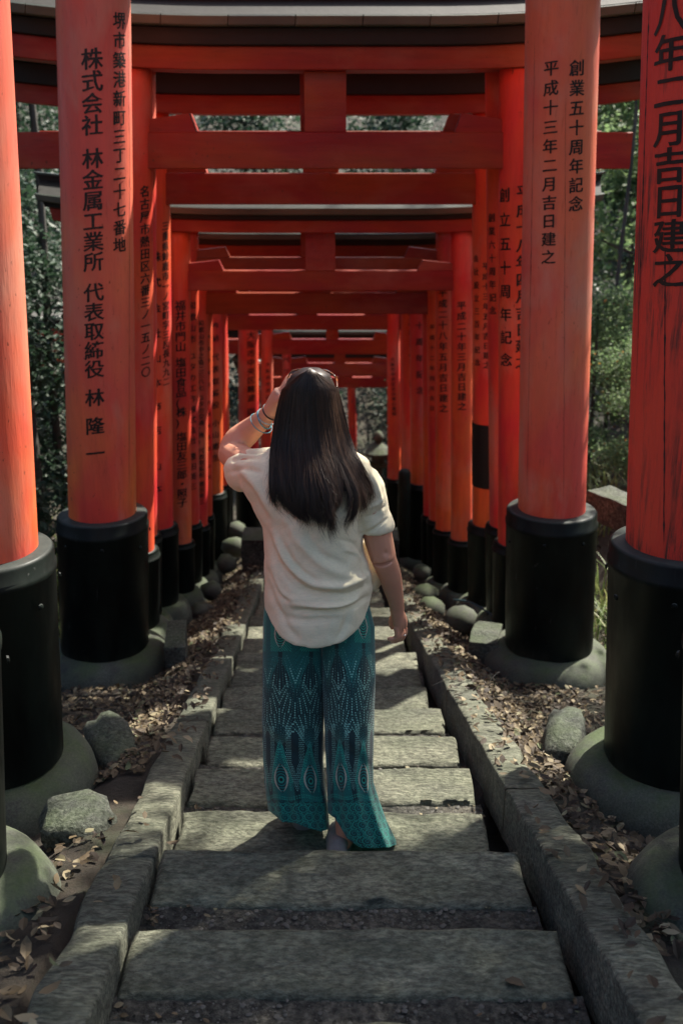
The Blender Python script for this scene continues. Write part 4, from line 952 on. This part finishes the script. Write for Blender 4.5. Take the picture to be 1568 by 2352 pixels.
        V = np.stack([Xw, Yw, Zw + np.zeros_like(Xw)], -1)
        H = Hz - P(740, 1905, L_['Y']).z; U = (th / (2 * PI) * 6)[None] + 0 * Xw
        Ccol = pattern(U, H, L_['ph'])
        idx = np.arange(NT * NR).reshape(NR, NT); nx = np.roll(idx, -1, axis=1)
        F = np.stack([idx[:-1], nx[:-1], nx[1:], idx[1:]], -1).reshape(-1, 4)
        legs.append((V.reshape(-1, 3) + np.array(inv), F, Ccol.reshape(-1, 3)))
    V = np.concatenate([l[0] for l in legs]); off = len(legs[0][0]); F = np.concatenate([legs[0][1], legs[1][1] + off]); Cc = np.concatenate([l[2] for l in legs])
    tro = mk_np('trousers', V, F, PR, W, True)
    at = tro.data.attributes.new('print', 'FLOAT_COLOR', 'POINT'); at.data.foreach_set('color', np.concatenate([Cc, np.ones((len(Cc), 1))], 1).astype(np.float32).ravel())

    # ---------------- hair: scalp cap and strands
    hcl = hc; ys = [845, 860, 885, 920, 960, 1000, 1040, 1080, 1110, 1140, 1170, 1200]
    xl = [690, 664, 650, 640, 632, 626, 621, 616, 612, 614, 622, 650]; xr = [738, 762, 774, 783, 792, 800, 812, 828, 838, 842, 830, 800]
    dd_ = [.03, .085, .105, .105, .11, .114, .132, .165, .190, .20, .205, .21]
    def shirt_y(px, py):
        if py < 1046: return 9.0
        l, r_ = interp(py, ry, rl), interp(py, ry, rr); D = interp(py, [d_[0] for d_ in dep], [d_[1] for d_ in dep])
        s = abs((px - (l + r_) / 2) / ((r_ - l) / 2))
        if s >= 1: return 2.905
        s_ = s ** (1 / .85); y = 2.955 - (max(0, 1 - s_ * s_) ** .5) ** .85 * D
        return min(y, 2.905) if px > 800 else y
    # shell behind the strands, stopping short of the tips
    V = []; F = []; NT = 40; rows_ = np.linspace(846, 1128, 40)
    for py in rows_:
        l, r_ = interp(py, ys, xl) + 5, interp(py, ys, xr) - (5 if py < 960 else 5 + (py - 960) * .10); D = interp(py, ys, dd_) - .007
        for i in range(NT):
            a_ = 2 * PI * i / NT; yc = 2.985 if py < 980 else 2.985 - (py - 980) * .00008
            fr = 1.0 if math.cos(a_) > 0 else .30 if py > 900 else .8
            px_ = (l + r_) / 2 + math.sin(a_) * (r_ - l) / 2; yy = yc - math.cos(a_) * D * fr
            if math.cos(a_) > 0: yy = min(yy, shirt_y(px_, py) - .008)
            q = P(px_, py, yy); V.append((q.x, yy, q.z if math.cos(a_) > 0 else P(px_, py, yc).z))
    for j in range(len(rows_) - 1):
        for i in range(NT): F.append((j * NT + i, j * NT + (i + 1) % NT, (j + 1) * NT + (i + 1) % NT, (j + 1) * NT + i))
    F.append(tuple(range(NT - 1, -1, -1))); F.append(tuple((len(rows_) - 1) * NT + i for i in range(NT)))
    hair = mk('hair', [tuple(Vector(v) + inv) for v in V], F, HR, W, True)
    rs = np.random.RandomState(5); N = 7600; K = 22
    # clumps
    NC = 95; cs = np.sort(rs.uniform(-1, 1, NC)); ctip = rs.normal(0, 1, NC)
    allV = []; allF = []
    s0 = rs.uniform(-1, 1, N); s0 = np.sign(s0) * np.abs(s0) ** .92; ci = np.clip(np.searchsorted(cs, s0 + rs.normal(0, .01, N)), 0, NC - 1)
    lay_ = rs.uniform(0, 1, N) ** .6; yend = 1172 + 18 * np.cos((cs[ci] - .1) * 2.2) + 16 * ctip[ci] + rs.normal(0, 11, N) - 70 * np.clip(cs[ci] - .45, 0, 1) ** 1.1 - 26 * np.clip(-cs[ci] - .6, 0, 1)
    short = rs.rand(N) < .22; yend = np.where(short, yend - rs.uniform(10, 120, N), yend)
    ystart = 845 + rs.rand(N) ** 2 * 20; wavep = rs.uniform(0, 6.28, N); wcl = rs.uniform(0, 6.28, NC)
    tt = np.linspace(0, 1, K)
    PY = ystart[:, None] + (yend - ystart)[:, None] * tt[None] ** .93
    Sx = s0[:, None] * np.ones(K); tip = np.clip((PY - 1040) / 150, 0, 1)
    Sx = Sx + (cs[ci][:, None] - Sx) * tip ** 1.3 * .80
    # near the crown the strands run out from the parting
    crown = np.clip((PY - 848) / 46, 0, 1) ** .55; Sx = Sx * crown + (-.05) * (1 - crown)
    l = np.interp(PY, ys, xl); r_ = np.interp(PY, ys, xr); D = np.interp(PY, ys, dd_) * (.975 + .07 * lay_[:, None])
    PXc = (l + r_) / 2 + Sx * (r_ - l) / 2
    flow = np.clip((PY - 960) / 240, 0, 1) ** 1.5
    PXc = PXc + flow * (4.2 * np.sin(PY * .026 + wcl[ci][:, None]) + 1.2 * np.sin(PY * .04 + wavep[:, None])) + tip ** 2 * (7 * ctip[ci][:, None])
    curl = np.clip((PY - (yend[:, None] - 45)) / 45, 0, 1) ** 2; PXc = PXc + curl * (rs.normal(3, 6, N) + 11 * np.sin(wcl[ci] * 3))[:, None]
    PXc = PXc + tip * 9 + (rs.normal(0, 1.6, N))[:, None] * np.clip((PY - 880) / 150, 0, 1) + np.clip((PY - 1000) / 180, 0, 1) ** 2 * (5 * np.sin(cs[ci] * 23))[:, None]
    # strands on the right flank drift outward
    rf = np.clip(s0 - .55, 0, 1)[:, None]; PXc = PXc + rf * flow * (14 + 30 * rs.rand(N)[:, None])
    Yc = np.where(PY < 980, 2.985, 2.985 - (PY - 980) * .00008); sn = np.clip(Sx, -1, 1)
    Yw = Yc - np.sqrt(np.clip(1 - sn ** 2, 0, 1)) * D - tip * .004 * ctip[ci][:, None]
    for i_ in range(N):
        for k_ in range(K):
            if PY[i_, k_] > 1040: Yw[i_, k_] = min(Yw[i_, k_], shirt_y(PXc[i_, k_], PY[i_, k_]) - .006 - .014 * lay_[i_])
    for _ in range(3): Yw[:, 1:-1] = np.minimum((Yw[:, :-2] + Yw[:, 1:-1] + Yw[:, 2:]) / 3, Yw[:, 1:-1] + .004)
    # flyaways
    NF = 260; fs = rs.randint(0, N, NF); fly = np.zeros(N, bool); fly[fs] = True
    PXc = PXc + np.where(fly[:, None], tt[None] ** 2.2 * rs.normal(8, 16, N)[:, None], 0); Yw = Yw - np.where(fly[:, None], tt[None] * .012, 0)
    b_ = (1176 - PY) / FL; tz = Yw / (CP + b_ * SP); XX = (PXc - 784) / FL * tz; ZZ = CZ + tz * (-SP + b_ * CP)
    ZZ = ZZ + np.clip(1 - (PY - 848) / 60, 0, 1) * .0 
    path = np.stack([XX, Yw, ZZ], -1) + np.array(inv)
    rad = (np.where(fly, .00035, .00085) * rs.uniform(.7, 1.2, N))[:, None] * (1 - .80 * tt[None] ** 3) 
    tv = np.gradient(path, axis=1); tv /= np.linalg.norm(tv, axis=2)[..., None] + 1e-9
    n1 = np.cross(tv, np.array([0, 1, 0.001])); n1 /= np.linalg.norm(n1, axis=2)[..., None] + 1e-9; n2 = np.cross(tv, n1)
    rings = [path + rad[..., None] * (n1 * math.cos(a_) + n2 * math.sin(a_)) for a_ in (0, 2.094, 4.189)]
    Vh = np.stack(rings, 2).reshape(-1, 3)     # N,K,3
    base_ = (np.arange(N) * K * 3)[:, None, None] + (np.arange(K - 1) * 3)[None, :, None]
    f = []
    for k in range(3):
        k2 = (k + 1) % 3; f.append(np.stack([base_[..., 0] + k, base_[..., 0] + k2, base_[..., 0] + 3 + k2, base_[..., 0] + 3 + k], -1))
    Fh = np.concatenate([q.reshape(-1, 4) for q in f]); tn_ = np.clip(rs.rand(NC)[ci] * .45 + rs.rand(N) * .45 + .25 * np.clip(s0 - .3, 0, 1) + .3 * fly, 0, 1); st = mk_np('strands', Vh, Fh, HS, hair, True, np.repeat(tn_, K * 3)); st['kind'] = 'stuff'

    # ---------------- things she wears: sunglasses, bracelets, ring
    TS = m_simple('tortoiseshell', (.30, .09, .02), .2, 60, .8, 0, 1, col2=(.02, .01, .006)); DK = m_simple('dark_lens', (.01, .01, .012), .08, bump_s=0)
    sg = tag(empty('sunglasses', tuple(P(712, 855, 3.02))), 'tortoiseshell sunglasses pushed up on top of the dark hair', 'sunglasses'); oi = -Vector(sg.location)
    V, F = pt([(662, 866, 3.045), (672, 852, 3.06), (700, 848, 3.07), (715, 851, 3.07), (735, 849, 3.07), (760, 857, 3.06), (772, 868, 3.045)], [.0022, .0032, .0032, .0026, .0032, .0032, .0022], 8, 6); mk('frame', [tuple(Vector(v) + oi) for v in V], F, TS, sg, True)
    for xs_ in ((662, 660), (772, 774)):
        V, F = pt([(xs_[0], 866, 3.045), (xs_[0] + (xs_[1] - xs_[0]) * .5, 874, 3.00), (xs_[1], 890, 2.96)], [.0035, .0035, .0025], 8, 6); mk('temple', [tuple(Vector(v) + oi) for v in V], F, TS, sg, True)
    for xc in (688, 742):
        q = P(xc, 858, 3.075); V, F = ell((0, 0, 0), (.026, .004, .020), 20, 10, Matrix.Rotation(R(-55), 3, 'X')); mk('lens', [tuple(Vector(v) + q + oi) for v in V], F, DK, sg, True)
    def ringm(c, r, thick, tilt, mat, name, label, cat, group=None, sq=1.0, nrm=None):
        V = []; F = []; n = 40; k = 8; q = Vector(nrm).normalized().to_track_quat('Z', 'Y').to_matrix()
        for i in range(n):
            a_ = 2 * PI * i / n
            for j in range(k):
                bb = 2 * PI * j / k; rr = r + thick * math.cos(bb); v_ = Vector((rr * math.cos(a_) * sq, rr * math.sin(a_), thick * math.sin(bb))); V.append(tuple(q @ v_))
        for i in range(n):
            for j in range(k): F.append((i * k + j, ((i + 1) % n) * k + j, ((i + 1) % n) * k + (j + 1) % k, i * k + (j + 1) % k))
        o = mk(name, V, F, mat, None, True); o.location = c; tag(o, label, cat, group); return o
    TEAL = m_simple('teal_cord', (.03, .16, .20), .6, 200, .6, .5, 300, .001, col2=(.10, .30, .34)); WHT = m_simple('pale_blue_cord', (.35, .50, .55), .6, 200, .5, .5, 300, .001); BLK = m_simple('black_cord', (.01, .01, .012), .5, bump_s=0)
    d1 = P(622, 944, 3.10) - P(590, 975, 3.14)
    ringm(P(600, 972, 3.125), .040, .0016, 0, TEAL, 'bracelet', 'loose dark teal cord bracelet hanging widest, nearest the elbow', 'bracelet', 'cord bracelets on the raised wrist', 1.05, d1 + Vector((.02, 0, .03)))
    ringm(P(608, 962, 3.12), .034, .0022, 0, TEAL, 'bracelet', 'twisted teal bracelet in the middle of the raised wrist', 'bracelet', 'cord bracelets on the raised wrist', 1, d1 + Vector((.03, 0, -.01)))
    ringm(P(613, 957, 3.115), .034, .0018, 0, WHT, 'bracelet', 'pale blue knotted bracelet on the raised wrist', 'bracelet', 'cord bracelets on the raised wrist', 1, d1 + Vector((-.01, 0, .02)))
    ringm(P(622, 946, 3.105), .030, .0022, 0, BLK, 'bracelet', 'black cord bracelet nearest the raised hand', 'bracelet', 'cord bracelets on the raised wrist', 1, d1)
    ringm(P(925, 1457, 3.078), .0098, .0016, 0, m_simple('silver', (.8, .8, .8), .2, bump_s=0, metallic=1), 'ring', 'silver ring on the hanging right hand', 'ring', None, 1, (0.1, .1, 1))
build_woman()

# ------------------------------------------------------------------ fallen leaves
def leaf_shape(r, rnd, L):
    """a curled dry leaf: rhombic outline with a folded midrib, 8 triangles"""
    w = L * rnd.uniform(.42, .62); c = rnd.uniform(-.1, .45) * L; cu = rnd.uniform(-.25, .35) * L
    V = [(-.5 * L, 0, cu * .4), (-.18 * L, w * .42, c * .35), (-.18 * L, -w * .42, c * .35), (-.1 * L, 0, 0), (.2 * L, w * .38, c * .3), (.2 * L, -w * .38, c * .3), (.22 * L, 0, 0), (.5 * L, 0, cu * .5)]
    F = [(0, 3, 1), (0, 2, 3), (3, 6, 4), (3, 4, 1), (3, 5, 6), (3, 2, 5), (6, 7, 4), (6, 5, 7)]
    return V, F
def scatter_leaves(name, n, place, sizes, seed, mat='dry', up=.35):
    rnd = random.Random(seed); V = []; F = []; T = []
    for _ in range(n):
        q = place(rnd)
        if q is None: continue
        L = rnd.uniform(*sizes); v, f = leaf_shape(1, rnd, L)
        e = Matrix.Rotation(rnd.uniform(0, 6.28), 3, 'Z') @ Matrix.Rotation(rnd.gauss(0, up), 3, 'X') @ Matrix.Rotation(rnd.gauss(0, up), 3, 'Y')
        b = len(V); V += [tuple(e @ Vector(p) + q) for p in v]; F += [tuple(i + b for i in g) for g in f]; T += [rnd.random() ** 1.1] * 8
    return mk_np(name, V, F, M[mat], None, False, T)
SL = [(g[1][-1].ax(plane(g[1][-1].Y)), g[1][-1].Y, g[1][-1].r * 1.75) for g in list(GATES.values())] + [(g[1][1].ax(plane(g[1][1].Y)), g[1][1].Y, g[1][1].r * 1.75) for g in list(GATES.values())]
def blocked(x, y): return any((x - a) ** 2 + (y - b) ** 2 < (c * .9) ** 2 for a, b, c in SL)
def litter(rnd):
    Y = 1.2 + 11.5 * rnd.random() ** 1.15; s = rnd.choice((-1, 1))
    d = .80 + abs(rnd.gauss(0, .5)); 
    if rnd.random() < .05: d = rnd.uniform(.62, .82)
    X = mid(Y) + s * d
    if blocked(X, Y): return None
    if Y < 3.4 and rnd.random() < (.80 if s < 0 else .55): return None
    if mnoise.noise(Vector((X * 1.7, Y * 1.7, 4))) < -.22 and Y < 4: return None
    z = ground_z(X, Y) if d > .80 else -0.283 * Y + (.045 if s > 0 else .02)
    return Vector((X, Y, z + .004 + .030 * rnd.random()))
o = scatter_leaves('leaf_litter', 32000, litter, (.026, .062), 3); tag(o, 'brown dry leaves covering the ground between kerbs and pillars', 'fallen leaves', kind='stuff')
def bank(rnd):
    Y = rnd.uniform(3, 15); s = rnd.choice((-1, 1)); X = mid(Y) + s * rnd.uniform(1.9, 6)
    return Vector((X, Y, ground_z(X, Y) + .01))
o = scatter_leaves('bank_leaf_litter', 5000, bank, (.05, .10), 9); tag(o, 'dry leaves strewn over the banks behind the gates', 'fallen leaves', kind='stuff')
def on_stairs(rnd):
    i = rnd.randrange(5, 16); yn, zn = NOSE[i]; s = rnd.choice((-1, -1, 1)); u = rnd.random() ** 2.2 * .5
    X = mid(yn) + s * (.565 - u * .5); Y = yn - .25 - rnd.random() * .18
    return Vector((X, Y, zn - .002))
o = scatter_leaves('step_debris', 420, on_stairs, (.010, .028), 19); tag(o, 'crumbled leaf bits gathered in the corners of the steps', 'leaf debris', kind='stuff')
# single leaves one can point at
SINGLE = [(116, 2274, 2.0, 'pale green'), (62, 2340, 1.9, 'grey'), (104, 2089, 2.3, 'yellow-green'), (100, 2155, 2.2, 'light brown'), (45, 2060, 2.4, 'dark brown'), (176, 1987, 2.7, 'tan'), (398, 1937, 2.70, 'yellow'), (1181, 2258, 2.03, 'grey-brown'),
          (25, 2282, 1.95, 'cream'), (1318, 1905, 2.8, 'grey-brown'), (1335, 2000, 2.7, 'brown'), (205, 1965, 2.75, 'reddish brown')]
rr_ = random.Random(77); lab_ = ['curled pale leaf near the kerb at the lower left', 'grey dry leaf lying lowest at the lower left edge', 'yellow-green leaf on dark soil at the left', 'light brown leaf left of the left kerb', 'dark brown leaf under the nearest round footing', 'tan leaf between rock and kerb on the left', 'yellow leaf in the left corner of the step with the woman\'s shadow', 'flat oval grey leaf on the right half of the nearest gravel tread', 'cream coloured leaf at the lower left frame edge', 'pale twig-like leaf by the right kerb', 'brown leaf in the dark right of the right kerb', 'reddish brown leaf beside the tan one left of the kerb']
for (px, py, Y, nm), lb in zip(SINGLE, lab_):
    X = P(px, py, Y).x
    for _ in range(8):
        d = abs(X - mid(Y)); i = min(range(len(NOSE)), key=lambda k: (NOSE[k][0] - Y if NOSE[k][0] >= Y else 99)); z = (NOSE[i][1] if d < .58 else -0.283 * Y + .03 if d < .78 else ground_z(X, Y)) + .008
        b_ = (1176 - py) / FL; dz = (-SP + b_ * CP) / (CP + b_ * SP); Y = (z - CZ) / dz; X = P(px, py, Y).x
    v, f = leaf_shape(1, rr_, rr_.uniform(.045, .062)); e = Matrix.Rotation(rr_.uniform(0, 6.28), 3, 'Z')
    V = []; 
    bm = bmesh.new(); vs = [bm.verts.new(e @ Vector(p)) for p in v]
    for g in f: bm.faces.new([vs[k] for k in g])
    bmesh.ops.subdivide_edges(bm, edges=bm.edges[:], cuts=1, use_grid_fill=True, smooth=.4)
    o = bm_obj('fallen_leaf', bm, M['dry'], None, True); o.location = (X, Y, z + .004)
    a = o.data.attributes.new('tone', 'FLOAT', 'POINT'); tn = rr_.uniform(.4, .95); a.data.foreach_set('value', [tn] * len(o.data.vertices)); tag(o, lb, 'leaf', 'single fallen leaves')

# ------------------------------------------------------------------ forest
LEAFQ = np.array([[-.5, 0, 0], [0, .28, .06], [.5, 0, -.05], [0, -.28, .06]])
def crown_mesh(name, blobs, n, lsize, mat, seed, droop=0.0, parent=None, loc=(0, 0, 0)):
    """leaf-sized faces in clumps: blobs = (x,y,z,rx,ry,rz,weight)"""
    rs = np.random.RandomState(seed); w_ = np.array([b[6] for b in blobs], float); w_ /= w_.sum()
    nc = max(8, n // 26); ci = rs.choice(len(blobs), nc, p=w_); B = np.array([b[:6] for b in blobs])[ci]
    d = rs.normal(size=(nc, 3)); d /= np.linalg.norm(d, axis=1)[:, None]; rr = rs.rand(nc, 1) ** .45
    cc = B[:, :3] + d * rr * B[:, 3:]
    li = rs.randint(0, nc, n); spread = lsize * 2.3
    off = rs.normal(size=(n, 3)) * spread * np.array([1, 1, .55]); c = cc[li] + off
    s = lsize * rs.uniform(.6, 1.25, n)
    az = rs.uniform(0, 2 * PI, n); tl = rs.normal(0.15 + droop, .55, n); ro = rs.normal(0, .5, n)
    ca, sa = np.cos(az), np.sin(az); ct, st_ = np.cos(tl), np.sin(tl); cr, sr = np.cos(ro), np.sin(ro)
    q = LEAFQ[None] * s[:, None, None]
    x, y, z = q[..., 0], q[..., 1], q[..., 2]
    y, z = y * cr[:, None] - z * sr[:, None], y * sr[:, None] + z * cr[:, None]
    x, z = x * ct[:, None] + z * st_[:, None], -x * st_[:, None] + z * ct[:, None]
    x, y = x * ca[:, None] - y * sa[:, None], x * sa[:, None] + y * ca[:, None]
    V = np.stack([x, y, z], -1) + c[:, None]
    F = np.arange(n * 4).reshape(n, 4)
    clt = rs.rand(nc); tone = np.clip(clt[li] * .6 + rs.rand(n) * .4, 0, .93); tone[rs.rand(n) < .012] = 1.0
    o = mk_np(name, V.reshape(-1, 3), F, M[mat], parent, False, np.repeat(tone, 4)); o.location = loc
    return o
def limb(pts, r0, r1, n=14, seg=9):
    S_ = spline(pts, seg * 2); return tube_vf(S_, list(np.linspace(r0, r1, len(S_))), n)
def make_tree(name, h, r0, cr, nleaf, lsize, mat, seed, label, bottom=.35, lean=.2, narrow=1.0, cat='tree', group='trees round the stairs'):
    rnd = random.Random(seed); t = empty(name, (0, 0, 0)); tag(t, label, cat, group)
    tx, ty = rnd.uniform(-lean, lean), rnd.uniform(-lean, lean)
    main = [(0, 0, -.4), (tx * .3, ty * .3, h * .35), (tx * .8 + .1 * rnd.random(), ty * .7, h * .7), (tx, ty, h * .97)]
    parts = [limb(main, r0, r0 * .25)]; blobs = [(tx, ty, h * .9, cr * .5, cr * .5, h * .14, 1)]
    nb = rnd.randint(7, 10)
    for k in range(nb):
        u = bottom + (1 - bottom) * (k + .3) / nb; base = Vector((tx * u, ty * u, h * u)); a = k * 2.4 + rnd.random(); l = cr * rnd.uniform(.6, 1.05) * (1.1 - .5 * u)
        tip = base + Vector((math.cos(a) * l, math.sin(a) * l, l * rnd.uniform(.1, .45)))
        parts.append(limb([tuple(base), tuple(base.lerp(tip, .5) + Vector((0, 0, -.05 * l))), tuple(tip)], r0 * .32, r0 * .07, 8, 5))
        blobs.append((*base.lerp(tip, .8), cr * .42 * narrow, cr * .42 * narrow, cr * .26, 1.0)); blobs.append((*base.lerp(tip, .45), cr * .3, cr * .3, cr * .2, .5))
    V, F = merge(parts); mk('trunk', V, F, M['bark'], t, True)
    crown_mesh('crown', blobs, nleaf, lsize, mat, seed, parent=t)
    return t
def place(t, loc, rz, sc, label, first=False):
    if first: c = t
    else:
        c = t.copy(); COL.objects.link(c)
        for ch in list(t.children):
            k = ch.copy(); COL.objects.link(k); k.parent = c
    c.location = (loc[0], loc[1], ground_z(*loc) if len(loc) < 3 else loc[2]); c.rotation_euler = (0, 0, rz); c.scale = (sc,) * 3; c['label'] = label
    return c
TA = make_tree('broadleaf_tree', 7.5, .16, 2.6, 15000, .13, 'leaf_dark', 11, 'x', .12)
TB = make_tree('broadleaf_tree', 9.0, .13, 2.3, 14000, .12, 'leaf', 12, 'x', .25)
TC = make_tree('understory_tree', 3.6, .05, 1.15, 9000, .085, 'leaf', 13, 'x', .06)
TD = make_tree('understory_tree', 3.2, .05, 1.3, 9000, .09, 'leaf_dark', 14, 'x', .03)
rt = random.Random(4)
used = set()
def put(t, x, y, lb, sc=1.0):
    place(t, (x, y), rt.uniform(0, 6.28), sc, lb, first=(t.name not in used)); used.add(t.name)
put(TC, 4.1, 13.6, 'sunlit leafy shrub seen between the two big right pillars', 1.55)
put(TC, 2.95, 9.6, 'low sunlit shrub above the grass in the right gap', .42)
put(TC, 5.2, 12.0, 'sunlit shrub behind the worn red right pillar', .9)
put(TC, 3.0, 11.6, 'small lit shrub deeper behind the right gap between pillars', .62)
put(TA, 7.6, 24.5, 'dark evergreen filling the upper right gap between pillars', 1.25)
put(TD, -3.5, 10.4, 'dark bush seen left of the thick left pillar', 1.0)
put(TD, -3.6, 8.0, 'dark bush behind the left frame edge', 1.1)
put(TA, -5.4, 11.8, 'dark evergreen behind the left row of pillars', .9)
put(TA, -6.2, 9.0, 'dark evergreen farther left beyond the gates', 1.0)
put(TA, -7.2, 18.5, 'dark evergreen beside the path that turns left', .95)
put(TA, -7.5, 15.0, 'dark evergreen deep in the wood on the left', 1.1)
put(TA, -6.5, 21.5, 'dark evergreen behind the turned gates', 1.2)
put(TA, -1.8, 24.5, 'dark evergreen closing the view straight ahead', 1.2)
put(TD, 1.9, 20.5, 'bluish dark bush beside the stone lantern', 1.2)
put(TA, 1.6, 26.5, 'dark evergreen right of the far turned gate', 1.15)
put(TD, 5.8, 17.0, 'dark bush on the right slope beyond the gates', 1.6)
put(TD, 1.5, 17.6, 'low dark bush next to the stone lantern on the right', .8)
put(TD, 1.7, 22.0, 'dark bush right behind the stone lantern', .9)
put(TD, 2.6, 18.9, 'dark bush hidden behind the far right pillars', 1.0)
put(TB, 3.7, 5.0, 'unseen tall tree added on the right to shade the nearest steps', .95)  # out of view, added so its crown shades the steps but clears the woman
put(TB, 5.9, -1.6, 'tall tree on the right beside the camera', 1.0)
put(TA, -4.4, 3.2, 'dark evergreen left of the nearest gates', .9)
put(TB, 12.5, 22.0, 'tall tree high on the right slope', 1.1)
put(TC, 4.6, 16.4, 'sunlit shrub farthest back in the right gap', 1.3)
put(TC, 5.7, 11.6, 'sunlit bush at the right frame edge behind the worn pillar', 1.2)
put(TA, 8.5, 29.5, 'dark evergreen far behind on the right', 1.3)
put(TA, -10.5, 12.0, 'dark evergreen farthest left', 1.3)
put(TA, -11, 20.0, 'dark evergreen far behind on the left', 1.4)
# slender trunks showing on the left between the two big pillars
def bare_trunk(px, Y, r, lb, rough=.0):
    X = P(px, 800, Y).x; z = ground_z(X, Y); pts = [(X, Y, z - .3), (X - .03, Y, z + 2), (X + .03, Y + .05, z + 4.2), (X - .05, Y + .1, z + 7.5)]
    t = tag(empty('cedar_tree', (0, 0, 0)), lb, 'tree', 'cedar trunks on the left bank'); V, F = limb(pts, r, r * .6, 16, 12); mk('trunk', V, F, M['bark'], t, True)
    crown_mesh('crown', [(X, Y, z + 7.6, .9, .9, 1.6, 1), (X, Y, z + 6.3, 1.2, 1.2, .8, 1)], 5000, .12, 'leaf_dark', int(px), parent=t)
bare_trunk(58, 8.6, .07, 'slender grey trunk between the left frame edge pillar and the thick left pillar')
bare_trunk(118, 10.5, .05, 'thin dark trunk close behind the thick left pillar')
bare_trunk(1408, 12.4, .03, 'thin dark stem rising through the sunlit leaves on the right')

# ferns on the left bank, grass on the right bank
def fern(loc, seed, n=11, L=.55):
    rnd = random.Random(seed); V = []; F = []; T = []
    for k in range(n):
        a = k * 6.28 / n + rnd.uniform(-.3, .3); ln = L * rnd.uniform(.7, 1.15); up = rnd.uniform(.5, 1.0)
        prev = None
        for j in range(16):
            u = (j + 1) / 16; x = ln * u; z = ln * up * (u - .95 * u * u); w_ = ln * .24 * math.sin(PI * min(1, u * .92 + .08)) ** .8
            for s in (-1, 1):
                b = len(V); c0 = (x, 0, z); c1 = (x + .018, 0, z); tipx, tipy, tipz = x + w_ * .45, s * w_, z - w_ * .25
                for q in (c0, (x + w_ * .18, s * w_ * .5, z - .01), (tipx, tipy, tipz), (x + w_ * .35 + .012, s * w_ * .45, z - .012), c1):
                    V.append((q[0] * math.cos(a) - q[1] * math.sin(a), q[0] * math.sin(a) + q[1] * math.cos(a), q[2]))
                F.append((b, b + 1, b + 2, b + 3)); F.append((b, b + 3, b + 4, b + 4)); T += [rnd.random() * .5 + .2] * 5
    F = [f for f in F if len(set(f)) == 4]
    return V, F, T
vf, ff, tf = fern((0, 0, 0), 2)
FN = mk_np('fern', vf, ff, M['grass'], None, False, tf)
fl = [(-2.15, 7.5, 'fern left of the thick left pillar, lower one'), (-2.5, 8.0, 'fern beside the slender grey trunk'), (-2.05, 8.6, 'fern right behind the thick left pillar'), (-2.75, 9.2, 'fern deeper on the left bank'), (-2.4, 6.9, 'fern nearest on the left bank'), (-3.0, 7.6, 'fern at the left edge behind the first pillar'), (-2.2, 9.7, 'fern farthest back on the left bank'), (-3.1, 8.7, 'fern behind the slender grey trunk')]
for k, (x, y, lb) in enumerate(fl):
    c = FN if k == 0 else FN.copy()
    if k: COL.objects.link(c)
    c.location = (x, y, ground_z(x, y)); c.rotation_euler = (0, 0, k * 1.3); c.scale = (1 + .12 * (k % 3),) * 3; tag(c, lb, 'fern', 'ferns on the left bank')
def grass():
    rs = np.random.RandomState(3); V = []; F = []; T = []
    for _ in range(5200):
        side = 1 if rs.rand() < .85 else -1
        Y = rs.uniform(6.3, 12.5); X = mid(Y) + side * rs.uniform(1.75, 4.2); z = ground_z(X, Y)
        if mnoise.noise(Vector((X * 1.4, Y * 1.4, 1))) < -.15: continue
        h = rs.uniform(.14, .42); a = rs.uniform(0, 6.28); l = h * rs.uniform(.3, 1.0); w_ = .006; px, py = -math.sin(a) * w_, math.cos(a) * w_; b = len(V)
        for u, ww in ((0, 1), (.45, .9), (.8, .6), (1, .08)):
            cx, cy, cz = X + math.cos(a) * l * u * u, Y + math.sin(a) * l * u * u, z + h * (u - .35 * u * u * (l / h))
            V += [(cx - px * ww, cy - py * ww, cz), (cx + px * ww, cy + py * ww, cz)]
        F += [(b + 2 * i, b + 2 * i + 1, b + 2 * i + 3, b + 2 * i + 2) for i in range(3)]; T += [rs.rand()] * 8
    o = mk_np('bank_grass', V, F, M['grass'], None, False, T); tag(o, 'long thin sunlit grass growing on the bank behind the right pillars', 'grass', kind='stuff')
grass()

def twigs():
    rnd = random.Random(31); parts = []
    for _ in range(170):
        q = litter(rnd)
        if q is None: continue
        a = rnd.uniform(0, 6.28); l = rnd.uniform(.05, .22); b_ = rnd.uniform(-.3, .3)
        pts = [tuple(q + Vector((math.cos(a + b_ * u) * l * u, math.sin(a + b_ * u) * l * u, .012 + .02 * math.sin(u * 3)))) for u in (0, .33, .66, 1)]
        parts.append(tube_vf(pts, [.0022, .002, .0016, .0008], 4))
    V, F = merge(parts); tag(mk('fallen_twigs', V, F, M['bark']), 'thin dry twigs lying among the brown leaves', 'twigs', kind='stuff')
twigs()
